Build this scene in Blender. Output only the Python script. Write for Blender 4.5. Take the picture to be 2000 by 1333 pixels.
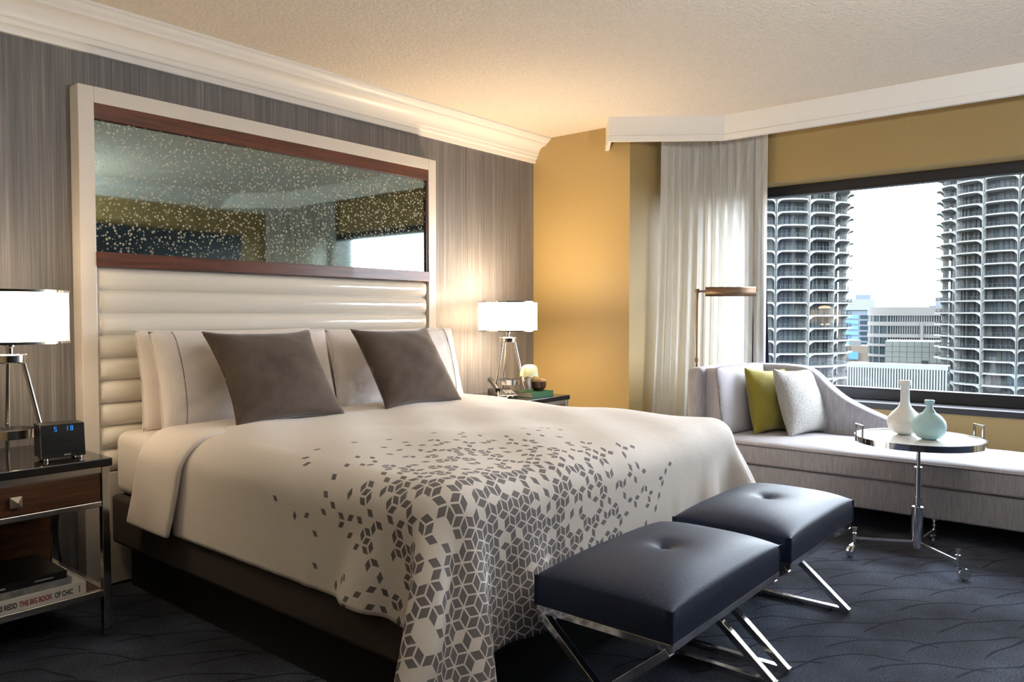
import bpy, bmesh, math, random
import numpy as np
from mathutils import Vector, Matrix

for o in list(bpy.data.objects):
    bpy.data.objects.remove(o, do_unlink=True)
SC = bpy.context.scene
COL = SC.collection
random.seed(7)
PI = math.pi

# ------------------------------------------------------------------ camera
CAM_Z = 1.2
YAW = math.atan2(0.639, 0.769)
PITCH = math.atan(49.5 / 1495.0)
cam_d = bpy.data.cameras.new('camera')
cam = bpy.data.objects.new('camera', cam_d)
COL.objects.link(cam)
cam.location = (0, 0, CAM_Z)
cam.rotation_euler = (PI / 2 - PITCH, 0, YAW - PI / 2)
cam_d.sensor_width = 36
cam_d.lens = 36 * 1495.0 / 2000.0
cam_d.clip_start = 0.02
cam_d.clip_end = 3000
SC.camera = cam

# ------------------------------------------------------------------ world, exposure
SC.view_settings.view_transform = 'Standard'
SC.view_settings.look = 'None'
SC.view_settings.gamma = 1
SC.view_settings.use_curve_mapping = False
SC.view_settings.exposure = 0.15
SKY = 18.0
LAMP_W = 76.0
LAMP_LEFT_W = 14.0
FILL_LIGHT_W = 205.0  # power of the added, unseen uplighters that give ambient fill
world = bpy.data.worlds.new('overcast_sky')
SC.world = world
world.use_nodes = True
bg = world.node_tree.nodes['Background']
bg.inputs['Color'].default_value = (0.83, 0.91, 1.0, 1)
bg.inputs['Strength'].default_value = SKY
SC.cycles.use_denoising = True
SC.cycles.use_adaptive_sampling = True
SC.cycles.adaptive_threshold = 0.04
SC.cycles.max_bounces = 7
SC.cycles.diffuse_bounces = 5
SC.cycles.glossy_bounces = 4
SC.cycles.transparent_max_bounces = 10
SC.cycles.caustics_reflective = False
SC.cycles.caustics_refractive = False
SC.cycles.sample_clamp_indirect = 8.0

# key dimensions (metres)
YW = 3.588      # wall behind the headboard
XC = 4.572      # yellow side wall
XW = 5.42       # window wall
YR = 2.75       # end of the yellow wall
YF = -0.65      # wall behind the camera
XL = -1.7       # far left wall
ZC = 2.515      # ceiling
WIN_Y0, WIN_Y1 = -0.50, 2.60
WIN_Z0, WIN_Z1 = 0.625, 2.15

# light portal in the window opening (guides sampling of the sky, emits nothing itself)
pd = bpy.data.lights.new('window_portal', 'AREA')
pd.shape = 'RECTANGLE'
pd.size = WIN_Y1 - WIN_Y0
pd.size_y = WIN_Z1 - WIN_Z0
pd.cycles.is_portal = True
po = bpy.data.objects.new('window_portal', pd)
po.location = (5.75, (WIN_Y0 + WIN_Y1) / 2, (WIN_Z0 + WIN_Z1) / 2)
po.rotation_euler = (PI / 2, 0, PI / 2)
COL.objects.link(po)


# ------------------------------------------------------------------ node helpers
class S:
    """A shader-node socket (or number) with arithmetic."""
    def __init__(self, nt, v): self.nt, self.v = nt, v
    def _m(self, op, *a, clamp=False):
        n = self.nt.nodes.new('ShaderNodeMath'); n.operation = op; n.use_clamp = clamp
        for i, x in enumerate((self,) + a):
            x = x.v if isinstance(x, S) else x
            if isinstance(x, (int, float)): n.inputs[i].default_value = x
            else: self.nt.links.new(x, n.inputs[i])
        return S(self.nt, n.outputs[0])
    def __add__(s, o): return s._m('ADD', o)
    __radd__ = __add__
    def __sub__(s, o): return s._m('SUBTRACT', o)
    def __rsub__(s, o): return (s * -1) + o
    def __mul__(s, o): return s._m('MULTIPLY', o)
    __rmul__ = __mul__
    def __truediv__(s, o): return s._m('DIVIDE', o)
    def __pow__(s, o): return s._m('POWER', o)
    def lt(s, o): return s._m('LESS_THAN', o)
    def gt(s, o): return s._m('GREATER_THAN', o)
    def abs(s): return s._m('ABSOLUTE')
    def sqrt(s): return s._m('SQRT')
    def min(s, o): return s._m('MINIMUM', o)
    def max(s, o): return s._m('MAXIMUM', o)
    def sin(s): return s._m('SINE')
    def round(s): return s._m('ROUND')
    def wrap(s, hi, lo): return s._m('WRAP', hi, lo)
    def clamp(s): return s._m('ADD', 0.0, clamp=True)
    def smooth(s, a, b):
        n = s.nt.nodes.new('ShaderNodeMapRange'); n.interpolation_type = 'SMOOTHSTEP'
        s.nt.links.new(s.v, n.inputs['Value'])
        n.inputs['From Min'].default_value = a; n.inputs['From Max'].default_value = b
        return S(s.nt, n.outputs['Result'])


def srgb(r, g, b):
    f = lambda c: (c / 255.0) / 12.92 if c <= 10 else (((c / 255.0) + 0.055) / 1.055) ** 2.4
    return (f(r), f(g), f(b), 1.0)


class Mat:
    def __init__(self, name, color=(0.8, 0.8, 0.8, 1), rough=0.6, metal=0.0, spec=0.5, sheen=0.0, coat=0.0):
        self.m = bpy.data.materials.new(name)
        self.m.use_nodes = True
        self.nt = self.m.node_tree
        self.b = self.nt.nodes['Principled BSDF']
        self.out = self.nt.nodes['Material Output']
        self.b.inputs['Base Color'].default_value = color
        self.b.inputs['Roughness'].default_value = rough
        self.b.inputs['Metallic'].default_value = metal
        self.b.inputs['Specular IOR Level'].default_value = spec
        self.b.inputs['Sheen Weight'].default_value = sheen
        self.b.inputs['Coat Weight'].default_value = coat
        self.color = color
    def node(self, t, **kw):
        n = self.nt.nodes.new(t)
        for k, v in kw.items():
            if hasattr(n, k): setattr(n, k, v)
            else: n.inputs[k.replace('_', ' ')].default_value = v
        return n
    def link(self, a, b): self.nt.links.new(a, b)
    def coord(self, which='Object', scale=(1, 1, 1), rot=(0, 0, 0)):
        tc = self.node('ShaderNodeTexCoord')
        mp = self.node('ShaderNodeMapping')
        mp.inputs['Scale'].default_value = scale
        mp.inputs['Rotation'].default_value = rot
        self.link(tc.outputs[which], mp.inputs['Vector'])
        return mp.outputs[0]
    def xyz(self, sock):
        n = self.node('ShaderNodeSeparateXYZ'); self.link(sock, n.inputs[0])
        return [S(self.nt, n.outputs[i]) for i in range(3)]
    def vec(self, x, y, z=0.0):
        n = self.node('ShaderNodeCombineXYZ')
        for i, q in enumerate((x, y, z)):
            q = q.v if isinstance(q, S) else q
            if isinstance(q, (int, float)): n.inputs[i].default_value = q
            else: self.link(q, n.inputs[i])
        return n.outputs[0]
    def noise(self, vec, scale=5, detail=3, rough=0.5):
        n = self.node('ShaderNodeTexNoise')
        n.inputs['Scale'].default_value = scale; n.inputs['Detail'].default_value = detail
        n.inputs['Roughness'].default_value = rough
        if vec is not None: self.link(vec, n.inputs['Vector'])
        return S(self.nt, n.outputs['Fac'])
    def ramp(self, fac, stops):
        n = self.node('ShaderNodeValToRGB')
        els = n.color_ramp.elements
        while len(els) < len(stops): els.new(0.5)
        for e, (p, c) in zip(els, stops): e.position = p; e.color = c
        self.link(fac.v if isinstance(fac, S) else fac, n.inputs[0])
        return n.outputs[0]
    def mix(self, fac, a, b):
        n = self.node('ShaderNodeMix', data_type='RGBA')
        for i, q in ((0, fac), (6, a), (7, b)):
            q = q.v if isinstance(q, S) else q
            if isinstance(q, (int, float, tuple)): n.inputs[i].default_value = q
            else: self.link(q, n.inputs[i])
        return n.outputs[2]
    def base(self, sock): self.link(sock, self.b.inputs['Base Color']); return self
    def bump(self, h, strength=0.3, dist=0.01):
        n = self.node('ShaderNodeBump')
        n.inputs['Strength'].default_value = strength; n.inputs['Distance'].default_value = dist
        self.link(h.v if isinstance(h, S) else h, n.inputs['Height'])
        self.link(n.outputs[0], self.b.inputs['Normal']); return self


def k(c, f): return (c[0] * f, c[1] * f, c[2] * f, 1)


M = {}
def mat_plain(key, color, **kw): M[key] = Mat(key, color, **kw); return M[key]

def mat_speckle(key, color, rough, nscale, var, bump=0.0, bdist=0.005, aniso=(1, 1, 1), **kw):
    m = Mat(key, color, rough=rough, **kw)
    n = m.noise(m.coord(scale=aniso), nscale, 4, 0.6)
    m.base(m.ramp(n, [(0.25, k(color, 1 - var)), (0.75, k(color, 1 + var))]))
    if bump: m.bump(n, bump, bdist)
    M[key] = m; return m

# room surfaces
m = Mat('wallpaper', rough=0.42, spec=0.35)
v = m.coord(scale=(1, 1, 0.012))
n1 = m.noise(v, 130, 3, 0.7); n2 = m.noise(v, 22, 2, 0.5)
m.base(m.ramp(n1 * 0.7 + n2 * 0.3, [(0.30, srgb(84, 84, 87)), (0.47, srgb(104, 103, 105)), (0.53, srgb(112, 110, 111)), (0.70, srgb(144, 141, 140))]))
m.bump(n1, 0.12, 0.002); M['wallpaper'] = m

c = srgb(167, 143, 94)
mat_speckle('mustard_paint', c, 0.55, 60, 0.03, 0.05, 0.001)
m = mat_speckle('ceiling_texture', srgb(226, 216, 202), 0.9, 55, 0.07, 0.9, 0.012)
mat_speckle('white_trim', srgb(228, 225, 220), 0.4, 20, 0.01)
mat_speckle('navy_panel', srgb(40, 48, 62), 0.4, 8, 0.1)

# carpet: dark blue-grey with darker sweeping leaf outlines
m = Mat('carpet', rough=0.95, spec=0.1)
v = m.coord(scale=(1, 1, 1), rot=(0, 0, 0.55))
x, y, z = m.xyz(v)
wn = m.noise(m.coord(), 1.7, 2, 0.5)
x = x + (wn - 0.5) * 0.25
y = y + (wn - 0.5) * 0.18
lines = None
for (ox, oy, cx, cy, rr) in ((0, 0, -0.10, -0.42, 0.44), (0.26, 0.10, -0.06, -0.46, 0.49)):
    qx = (x + ox).wrap(0.27, -0.27); qy = (y + oy).wrap(0.10, -0.10)
    d = (((qx - cx) * (qx - cx) + (qy - cy) * (qy - cy)).sqrt() - rr).abs()
    l = d.smooth(0.0075, 0.002) * qx.abs().smooth(0.26, 0.21)
    lines = l if lines is None else lines.max(l)
pile = m.noise(m.coord(), 130, 4, 0.85)
patch = m.noise(m.coord(), 2.2, 3, 0.5)
colr = m.ramp(patch * 0.45 + pile * 0.55, [(0.36, srgb(36, 38, 44)), (0.52, srgb(70, 75, 88)), (0.64, srgb(106, 116, 138))])
m.base(m.mix(lines * 0.62, colr, srgb(17, 18, 22)))
m.bump(pile - lines * 0.5, 0.6, 0.008)
M['carpet'] = m

# furniture materials
mat_speckle('cream_lacquer', srgb(218, 212, 206), 0.22, 14, 0.015)
m = Mat('cream_vinyl', srgb(232, 228, 219), rough=0.10, coat=0.5)
m.b.inputs['Coat Roughness'].default_value = 0.08
m.bump(m.noise(m.coord(), 9, 2), 0.08, 0.01); M['cream_vinyl'] = m

def wood(key, c1, c2, rough, axis):
    sc = [18, 18, 18]; sc[axis] = 1.2
    m = Mat(key, rough=rough, coat=0.15)
    n = m.noise(m.coord(scale=sc), 3.0, 5, 0.65)
    m.base(m.ramp(n, [(0.3, c1), (0.7, c2)])).bump(n, 0.05, 0.002); M[key] = m
wood('walnut', srgb(58, 30, 20), srgb(112, 62, 42), 0.3, 0)
wood('walnut_drawer', srgb(62, 38, 26), srgb(112, 74, 50), 0.35, 0)
mat_plain('chrome', (0.78, 0.77, 0.75, 1), rough=0.10, metal=1.0)
mat_plain('brushed_chrome', (0.72, 0.70, 0.66, 1), rough=0.22, metal=1.0)
mat_plain('brass', srgb(136, 114, 96), rough=0.45, metal=1.0)
mat_plain('black_plastic', srgb(22, 22, 24), rough=0.35)
mat_plain('black_rubber', srgb(18, 18, 18), rough=0.7)
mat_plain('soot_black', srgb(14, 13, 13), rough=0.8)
mat_speckle('black_stone', srgb(34, 32, 33), 0.10, 40, 0.12)
mat_speckle('charcoal_weave', srgb(74, 67, 66), 0.9, 320, 0.32, 0.4, 0.002, spec=0.15)
m = mat_speckle('bed_linen', srgb(236, 230, 226), 0.75, 260, 0.015, 0.08, 0.001, sheen=0.15, spec=0.2)
m = mat_speckle('pillow_linen', srgb(238, 232, 229), 0.75, 9, 0.012, 0.5, 0.02, sheen=0.15, spec=0.2)
mat_plain('grey_stitch', srgb(120, 116, 122), rough=0.8)
m = Mat('taupe_velvet', rough=0.85, spec=0.2, sheen=0.8)
m.b.inputs['Sheen Roughness'].default_value = 0.35
n = m.noise(m.coord(), 5, 4, 0.6)
m.base(m.ramp(n, [(0.3, srgb(76, 65, 58)), (0.7, srgb(100, 88, 80))])).bump(n, 0.15, 0.02); M['taupe_velvet'] = m
m = Mat('chaise_fabric', rough=0.85, spec=0.2, sheen=0.3)
n = m.noise(m.coord(scale=(1, 1, 0.06)), 190, 3, 0.7)
m.base(m.ramp(n, [(0.3, srgb(146, 145, 152)), (0.7, srgb(184, 183, 190))])).bump(n, 0.1, 0.002); M['chaise_fabric'] = m
mat_speckle('chaise_cushion_fabric', srgb(186, 182, 188), 0.85, 300, 0.05, 0.1, 0.001, sheen=0.3, spec=0.2)
mat_speckle('chaise_piping', srgb(140, 136, 140), 0.8, 100, 0.05)
mat_speckle('olive_linen', srgb(142, 132, 48), 0.85, 150, 0.2, 0.5, 0.004, sheen=0.4, spec=0.2)
mat_speckle('white_boucle', srgb(184, 183, 180), 0.95, 95, 0.22, 1.0, 0.012, sheen=0.3, spec=0.1)
m = Mat('navy_vinyl', rough=0.46, spec=0.38)
m.b.inputs['Specular Tint'].default_value = (0.62, 0.78, 1.0, 1)
n = m.noise(m.coord(scale=(0.25, 1, 1)), 210, 3, 0.6)
m.base(m.ramp(n, [(0.3, srgb(31, 36, 54)), (0.7, srgb(46, 52, 74))])).bump(n, 0.25, 0.002); M['navy_vinyl'] = m
mat_speckle('white_marble', srgb(236, 234, 232), 0.12, 6, 0.05)

def frosted(key, col, trans):
    m = Mat(key, col, rough=0.45)
    m.b.inputs['Subsurface Weight'].default_value = 0.0
    tl = m.node('ShaderNodeBsdfTranslucent'); tl.inputs[0].default_value = col
    mx = m.node('ShaderNodeMixShader'); mx.inputs[0].default_value = trans
    m.link(m.b.outputs[0], mx.inputs[1]); m.link(tl.outputs[0], mx.inputs[2]); m.link(mx.outputs[0], m.out.inputs[0])
    M[key] = m
frosted('frosted_white_glass', srgb(244, 242, 238), 0.15)
frosted('frosted_blue_glass', srgb(190, 228, 236), 0.15)
frosted('flower_petal', srgb(240, 242, 206), 0.3)
mat_plain('leaf_green', srgb(120, 150, 50), rough=0.5)
mat_plain('green_cloth', srgb(30, 92, 44), rough=0.6)
mat_plain('page_paper', srgb(226, 216, 198), rough=0.8)
mat_plain('dark_bowl_wood', srgb(70, 34, 26), rough=0.25)
mat_plain('pale_bowl_rim', srgb(150, 118, 84), rough=0.4)
mat_plain('book_black', srgb(20, 20, 21), rough=0.4)
mat_speckle('book_photo_grey', srgb(118, 118, 120), 0.45, 24, 0.55)
mat_plain('book_white', srgb(226, 224, 220), rough=0.5)
mat_plain('letter_black', srgb(28, 26, 28), rough=0.7)
mat_plain('letter_red', srgb(150, 52, 70), rough=0.7)
mat_plain('letter_silver', srgb(170, 168, 166), rough=0.5)
mat_plain('navy_drape', srgb(28, 34, 62), rough=0.9, spec=0.1)
mat_plain('window_bronze', srgb(38, 38, 42), rough=0.35)

def emit(key, col, s):
    m = Mat(key, col)
    m.b.inputs['Emission Color'].default_value = col
    m.b.inputs['Emission Strength'].default_value = s
    M[key] = m
emit('blue_digit', srgb(40, 120, 200), 1.0)

def thin_glass(key, gloss, tint=(1, 1, 1, 1)):
    m = Mat(key)
    tr = m.node('ShaderNodeBsdfTransparent'); tr.inputs[0].default_value = tint
    gl = m.node('ShaderNodeBsdfGlossy'); gl.inputs['Roughness'].default_value = 0.02
    mx = m.node('ShaderNodeMixShader'); mx.inputs[0].default_value = gloss
    m.link(tr.outputs[0], mx.inputs[1]); m.link(gl.outputs[0], mx.inputs[2]); m.link(mx.outputs[0], m.out.inputs[0])
    M[key] = m
thin_glass('window_glass', 0.03)
thin_glass('clear_acrylic', 0.22, (0.93, 0.94, 0.95, 1))

# lampshade fabric: lets the bulb's light through
m = Mat('lampshade_fabric', srgb(250, 240, 226), rough=0.9)
tl = m.node('ShaderNodeBsdfTranslucent'); tl.inputs[0].default_value = (0.99, 0.98, 0.97, 1)
df = m.node('ShaderNodeBsdfDiffuse'); df.inputs[0].default_value = (0.9, 0.86, 0.8, 1)
mx = m.node('ShaderNodeMixShader'); mx.inputs[0].default_value = 0.97
m.link(df.outputs[0], mx.inputs[1]); m.link(tl.outputs[0], mx.inputs[2]); m.link(mx.outputs[0], m.out.inputs[0])
M['lampshade_fabric'] = m
emit('bulb', (1.0, 0.78, 0.5, 1), 18.0)

# sheer curtain with a woven vine
m = Mat('sheer_voile')
uvn = m.node('ShaderNodeUVMap'); uvn.uv_map = 'cloth'
x, y, z = m.xyz(uvn.outputs[0])
a1 = (((y * 7.0).sin() * 0.055 + x).wrap(0.16, -0.16)).abs().smooth(0.022, 0.012)
a2 = (((y * 7.0 + 2.2).sin() * -0.07 + x + 0.1).wrap(0.19, -0.19)).abs().smooth(0.03, 0.016)
vine = a1.max(a2 * 0.8)
thread = m.noise(m.vec(x * 400, y * 6), 1.0, 2, 0.6)
fac = (vine * 0.08 + 0.90 + (thread - 0.5) * 0.25).clamp()
tr = m.node('ShaderNodeBsdfTransparent'); tr.inputs[0].default_value = (0.97, 0.98, 1, 1)
tl = m.node('ShaderNodeBsdfTranslucent'); tl.inputs[0].default_value = srgb(240, 240, 236)
df = m.node('ShaderNodeBsdfDiffuse'); df.inputs[0].default_value = srgb(240, 238, 232)
mx1 = m.node('ShaderNodeMixShader'); mx1.inputs[0].default_value = 0.36
m.link(df.outputs[0], mx1.inputs[1]); m.link(tl.outputs[0], mx1.inputs[2])
mx2 = m.node('ShaderNodeMixShader')
m.link(fac.v, mx2.inputs[0]); m.link(tr.outputs[0], mx2.inputs[1]); m.link(mx1.outputs[0], mx2.inputs[2])
m.link(mx2.outputs[0], m.out.inputs[0])
M['sheer_voile'] = m

# antique speckled mirror
m = Mat('antique_mirror', srgb(142, 156, 152), rough=0.035, metal=1.0)
vo = m.node('ShaderNodeTexVoronoi'); vo.inputs['Scale'].default_value = 82.0
m.link(m.coord(), vo.inputs['Vector'])
wn = m.node('ShaderNodeTexWhiteNoise'); m.link(vo.outputs['Color'], wn.inputs['Vector'])
thr = S(m.nt, wn.outputs['Value']) * 0.50 + 0.01
spot = (S(m.nt, vo.outputs['Distance']) - thr).smooth(0.05, -0.05)
df = m.node('ShaderNodeBsdfDiffuse'); df.inputs[0].default_value = srgb(204, 200, 180)
mx = m.node('ShaderNodeMixShader')
m.link((spot * 0.55).v, mx.inputs[0]); m.link(m.b.outputs[0], mx.inputs[1]); m.link(df.outputs[0], mx.inputs[2])
m.link(mx.outputs[0], m.out.inputs[0]); M['antique_mirror'] = m

# duvet print: rhombille of grey lozenges, thinning out away from the foot corner
m = Mat('printed_duvet', rough=0.75, spec=0.2, sheen=0.15)
HEX = 0.050
uvn = m.node('ShaderNodeUVMap'); uvn.uv_map = 'cloth'
x, y, z = m.xyz(uvn.outputs[0])
px, py = x / HEX, y / HEX
hy = math.sqrt(3) / 2
ax, ay = px.wrap(0.5, -0.5), py.wrap(hy, -hy)
bx, by = (px - 0.5).wrap(0.5, -0.5), (py - hy).wrap(hy, -hy)
sel = (ax * ax + ay * ay).lt(bx * bx + by * by)
gx = sel * ax + (1 - sel) * bx
gy = sel * ay + (1 - sel) * by
ix, iy = ((px - gx) * 2).round(), ((py - gy) / hy).round()
R2 = 1.0 / 3.0; Rr = math.sqrt(R2)
dk = []
for a in (90, 210, 330):
    dk.append((gx * (Rr * math.cos(math.radians(a))) + gy * (Rr * math.sin(math.radians(a)))) / R2)
mn = dk[0].min(dk[1]).min(dk[2])
e = [(d - mn) / 1.5 for d in dk]
emax = e[0].max(e[1]).max(e[2])
emid = e[0] + e[1] + e[2] - emax
sect = (dk[1] - mn).lt(1e-5) + (dk[2] - mn).lt(1e-5) * 2
wn = m.node('ShaderNodeTexWhiteNoise')
m.link(m.vec(ix + 0.13, iy + 0.37, sect * 3.1 + 0.7), wn.inputs['Vector'])
rnd = S(m.nt, wn.outputs['Value'])
cx, cy = ix * (0.5 * HEX), iy * (hy * HEX)
ddx, ddy = (cx - 0.20) / 1.06, (cy + 0.46) / 1.16
dist = (ddx * ddx + ddy * ddy).sqrt()
dens = dist.smooth(1.12, 0.12) ** 1.1
inset = 0.075 + (1 - dens) * 0.09
show = rnd.lt(dens * 1.0) * emid.gt(inset) * emax.lt(1 - inset)
weave = m.noise(m.coord(), 240, 2)
lin = m.ramp(weave, [(0.3, srgb(232, 226, 221)), (0.7, srgb(240, 235, 231))])
m.base(m.mix(show, lin, srgb(112, 107, 110)))
m.bump(m.noise(m.coord(), 6, 3), 0.22, 0.02)
M['printed_duvet'] = m


# ------------------------------------------------------------------ mesh helpers
class MB:
    def __init__(s): s.v, s.f = [], []
    def add(s, vs, fs):
        o = len(s.v); s.v += [tuple(p) for p in vs]; s.f += [tuple(i + o for i in f) for f in fs]; return s
    def box(s, x0, x1, y0, y1, z0, z1):
        vs = [(x0, y0, z0), (x1, y0, z0), (x1, y1, z0), (x0, y1, z0), (x0, y0, z1), (x1, y0, z1), (x1, y1, z1), (x0, y1, z1)]
        return s.add(vs, [(3, 2, 1, 0), (4, 5, 6, 7), (0, 1, 5, 4), (1, 2, 6, 5), (2, 3, 7, 6), (3, 0, 4, 7)])
    def bar(s, p, q, w, t, up=(0, 0, 1)):
        """rectangular bar from p to q: w across `up x dir`, t along up-ish"""
        p, q, up = Vector(p), Vector(q), Vector(up)
        d = (q - p).normalized(); a = d.cross(up).normalized() * (w / 2); b = a.cross(d).normalized() * (t / 2)
        vs = [c + sa * a + sb * b for c in (p, q) for sa, sb in ((-1, -1), (1, -1), (1, 1), (-1, 1))]
        return s.add(vs, [(3, 2, 1, 0), (4, 5, 6, 7), (0, 1, 5, 4), (1, 2, 6, 5), (2, 3, 7, 6), (3, 0, 4, 7)])
    def tube(s, pts, r, n=12, cap=True):
        pts = [Vector(p) for p in pts]; rs = r if isinstance(r, (list, tuple)) else [r] * len(pts)
        ref = Vector((0, 0, 1)); rings = []
        for i, p in enumerate(pts):
            d = (pts[min(i + 1, len(pts) - 1)] - pts[max(i - 1, 0)]).normalized()
            a = d.cross(ref)
            if a.length < 1e-3: a = d.cross(Vector((1, 0, 0)))
            a.normalize(); b = d.cross(a)
            if rings and (a.dot(pa) < 0): pass
            pa = a
            rings.append([p + rs[i] * (math.cos(t) * a + math.sin(t) * b) for t in [2 * PI * j / n for j in range(n)]])
        vs = [q for g in rings for q in g]; fs = []
        for i in range(len(rings) - 1):
            for j in range(n):
                fs.append((i * n + j, i * n + (j + 1) % n, (i + 1) * n + (j + 1) % n, (i + 1) * n + j))
        if cap: fs += [tuple(range(n - 1, -1, -1)), tuple(range((len(rings) - 1) * n, len(rings) * n))]
        return s.add(vs, fs)
    def lathe(s, prof, c=(0, 0, 0), n=32):
        vs, fs = [], []
        for r, z in prof:
            for j in range(n):
                t = 2 * PI * j / n; vs.append((c[0] + r * math.cos(t), c[1] + r * math.sin(t), c[2] + z))
        for i in range(len(prof) - 1):
            for j in range(n):
                fs.append((i * n + j, i * n + (j + 1) % n, (i + 1) * n + (j + 1) % n, (i + 1) * n + j))
        return s.add(vs, fs)
    def prism(s, poly, axis, a0, a1):
        """extrude a 2D polygon along axis 'x','y' or 'z'"""
        def put(p, a): return {'x': (a, p[0], p[1]), 'y': (p[0], a, p[1]), 'z': (p[0], p[1], a)}[axis]
        n = len(poly); vs = [put(p, a0) for p in poly] + [put(p, a1) for p in poly]
        fs = [tuple(range(n - 1, -1, -1)), tuple(range(n, 2 * n))] + [(i, (i + 1) % n, n + (i + 1) % n, n + i) for i in range(n)]
        return s.add(vs, fs)
    def grid(s, P):
        """P: rows of points"""
        r, c = len(P), len(P[0]); vs = [p for row in P for p in row]
        return s.add(vs, [(i * c + j, i * c + j + 1, (i + 1) * c + j + 1, (i + 1) * c + j) for i in range(r - 1) for j in range(c - 1)])
    def mesh(s, name, off=(0, 0, 0), bevel=0.0, seg=2, smooth=True, weld=False, angle=38):
        me = bpy.data.meshes.new(name)
        me.from_pydata([(x - off[0], y - off[1], z - off[2]) for x, y, z in s.v], [], s.f)
        bm = bmesh.new(); bm.from_mesh(me)
        if weld: bmesh.ops.remove_doubles(bm, verts=bm.verts, dist=1e-5)
        bmesh.ops.recalc_face_normals(bm, faces=bm.faces)
        if bevel > 0:
            es = [e for e in bm.edges if len(e.link_faces) == 2 and e.calc_face_angle() > 0.5]
            bmesh.ops.bevel(bm, geom=es, offset=bevel, segments=seg, profile=0.5, affect='EDGES', clamp_overlap=True)
        bm.to_mesh(me); bm.free()
        if smooth:
            me.polygons.foreach_set('use_smooth', [True] * len(me.polygons))
            me.set_sharp_from_angle(angle=math.radians(12 if (bevel > 0 and seg <= 2) else angle))
        return me


def obj(name, me, mat=None, parent=None, label=None):
    o = bpy.data.objects.new(name, me); COL.objects.link(o)
    if mat: me.materials.clear(); me.materials.append(M[mat].m)
    if parent is not None: o.parent = parent
    if label: o['label'] = label
    return o

def thing(name, label, cat, loc=(0, 0, 0), rot=(0, 0, 0), group=None):
    o = bpy.data.objects.new(name, None); COL.objects.link(o)
    o.empty_display_size = 0.05
    o.location = loc; o.rotation_euler = rot
    return tag(o, label, cat, group)

def tag(o, label, cat, group=None):
    o['label'] = label; o['category'] = cat
    if group: o['group'] = group
    return o

def struct(o, label=None):
    o['kind'] = 'structure'
    if label: o['label'] = label
    return o

def P(root, name, mb, mat, off=None, label=None, **kw):
    """part: mesh given in world coordinates under an unrotated root (or in local ones with off=(0,0,0))"""
    off = tuple(root.location) if off is None else off
    return obj(name, mb.mesh(name, off=off, **kw), mat, root, label)

def SUB(part, root, name, mb, mat, off=None, **kw):
    off = tuple(root.location) if off is None else off
    return obj(name, mb.mesh(name, off=off, **kw), mat, part)

def fnoise(x, y, seed=0.0):
    return (math.sin(x * 3.1 + seed) * math.cos(y * 2.7 - seed * 1.3) + 0.5 * math.sin(x * 6.3 - y * 4.9 + seed * 2.1) + 0.3 * math.sin(y * 11.0 + x * 3.0 + seed)) / 1.8


# ================================================================== SETTING
fl = struct(obj('floor', MB().box(XL, 5.60, YF - 0.1, YW + 0.1, -0.08, 0).mesh('floor'), 'carpet'), 'dark blue-grey carpet with sweeping leaf outlines')
struct(obj('ceiling', MB().box(XL, 5.60, YF - 0.1, YW + 0.1, ZC, ZC + 0.1).mesh('ceiling'), 'ceiling_texture'), 'warm white textured ceiling')
struct(obj('wall_back', MB().box(XL, XC + 0.0, YW, YW + 0.12, 0, ZC).mesh('wall_back'), 'wallpaper'), 'grey wallpaper with fine vertical stripes behind the headboard')
side = MB().box(XC, 5.60, YR, YW + 0.12, 0, ZC)
struct(obj('wall_side', side.mesh('wall_side'), 'mustard_paint'), 'mustard painted wall beside the far lamp')
ww = MB()
ww.box(XW, XW + 0.23, YF - 0.1, WIN_Y0, 0, ZC)
ww.box(XW, XW + 0.23, WIN_Y1, YR, 0, ZC)
ww.box(XW, XW + 0.23, WIN_Y0, WIN_Y1, 0, WIN_Z0 - 0.04)
ww.box(XW, XW + 0.23, WIN_Y0, WIN_Y1, WIN_Z1, ZC)
struct(obj('wall_right', ww.mesh('wall_right'), 'mustard_paint'), 'mustard painted wall around the wide window')
struct(obj('wall_front', MB().box(XL, XW, YF - 0.12, YF, 0, ZC).mesh('wall_front'), 'mustard_paint'))
struct(obj('wall_left', MB().box(XL - 0.12, XL, YF, YW, 0, ZC).mesh('wall_left'), 'mustard_paint'))
struct(obj('trim_4', MB().box(XL, 4.58, YF, YF + 0.04, 0, 2.08).mesh('trim_4', bevel=0.004), 'navy_panel'), 'dark navy wall panel seen in the mirror')

# crown moulding
prof = [(0, 2.345), (0.018, 2.345), (0.022, 2.362), (0.022, 2.372), (0.034, 2.378), (0.038, 2.390), (0.038, 2.397), (0.047, 2.402)]
for i in range(9):
    t = i / 8 * PI / 2; prof.append((0.047 + 0.072 * (1 - math.cos(t)), 2.402 + 0.062 * math.sin(t)))
prof += [(0.123, 2.470), (0.123, 2.478), (0.135, 2.482), (0.146, 2.490), (0.152, 2.500), (0.165, 2.503), (0.165, ZC), (0, ZC)]
struct(obj('trim_1', MB().prism([(YW - d, z) for d, z in prof], 'x', XL, XC).mesh('trim_1', angle=25), 'white_trim'), 'white stepped crown moulding above the headboard wall')
struct(obj('trim_3', MB().prism([(YF + d, z) for d, z in prof], 'x', XL, XW).mesh('trim_3', angle=25), 'white_trim'))

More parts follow.
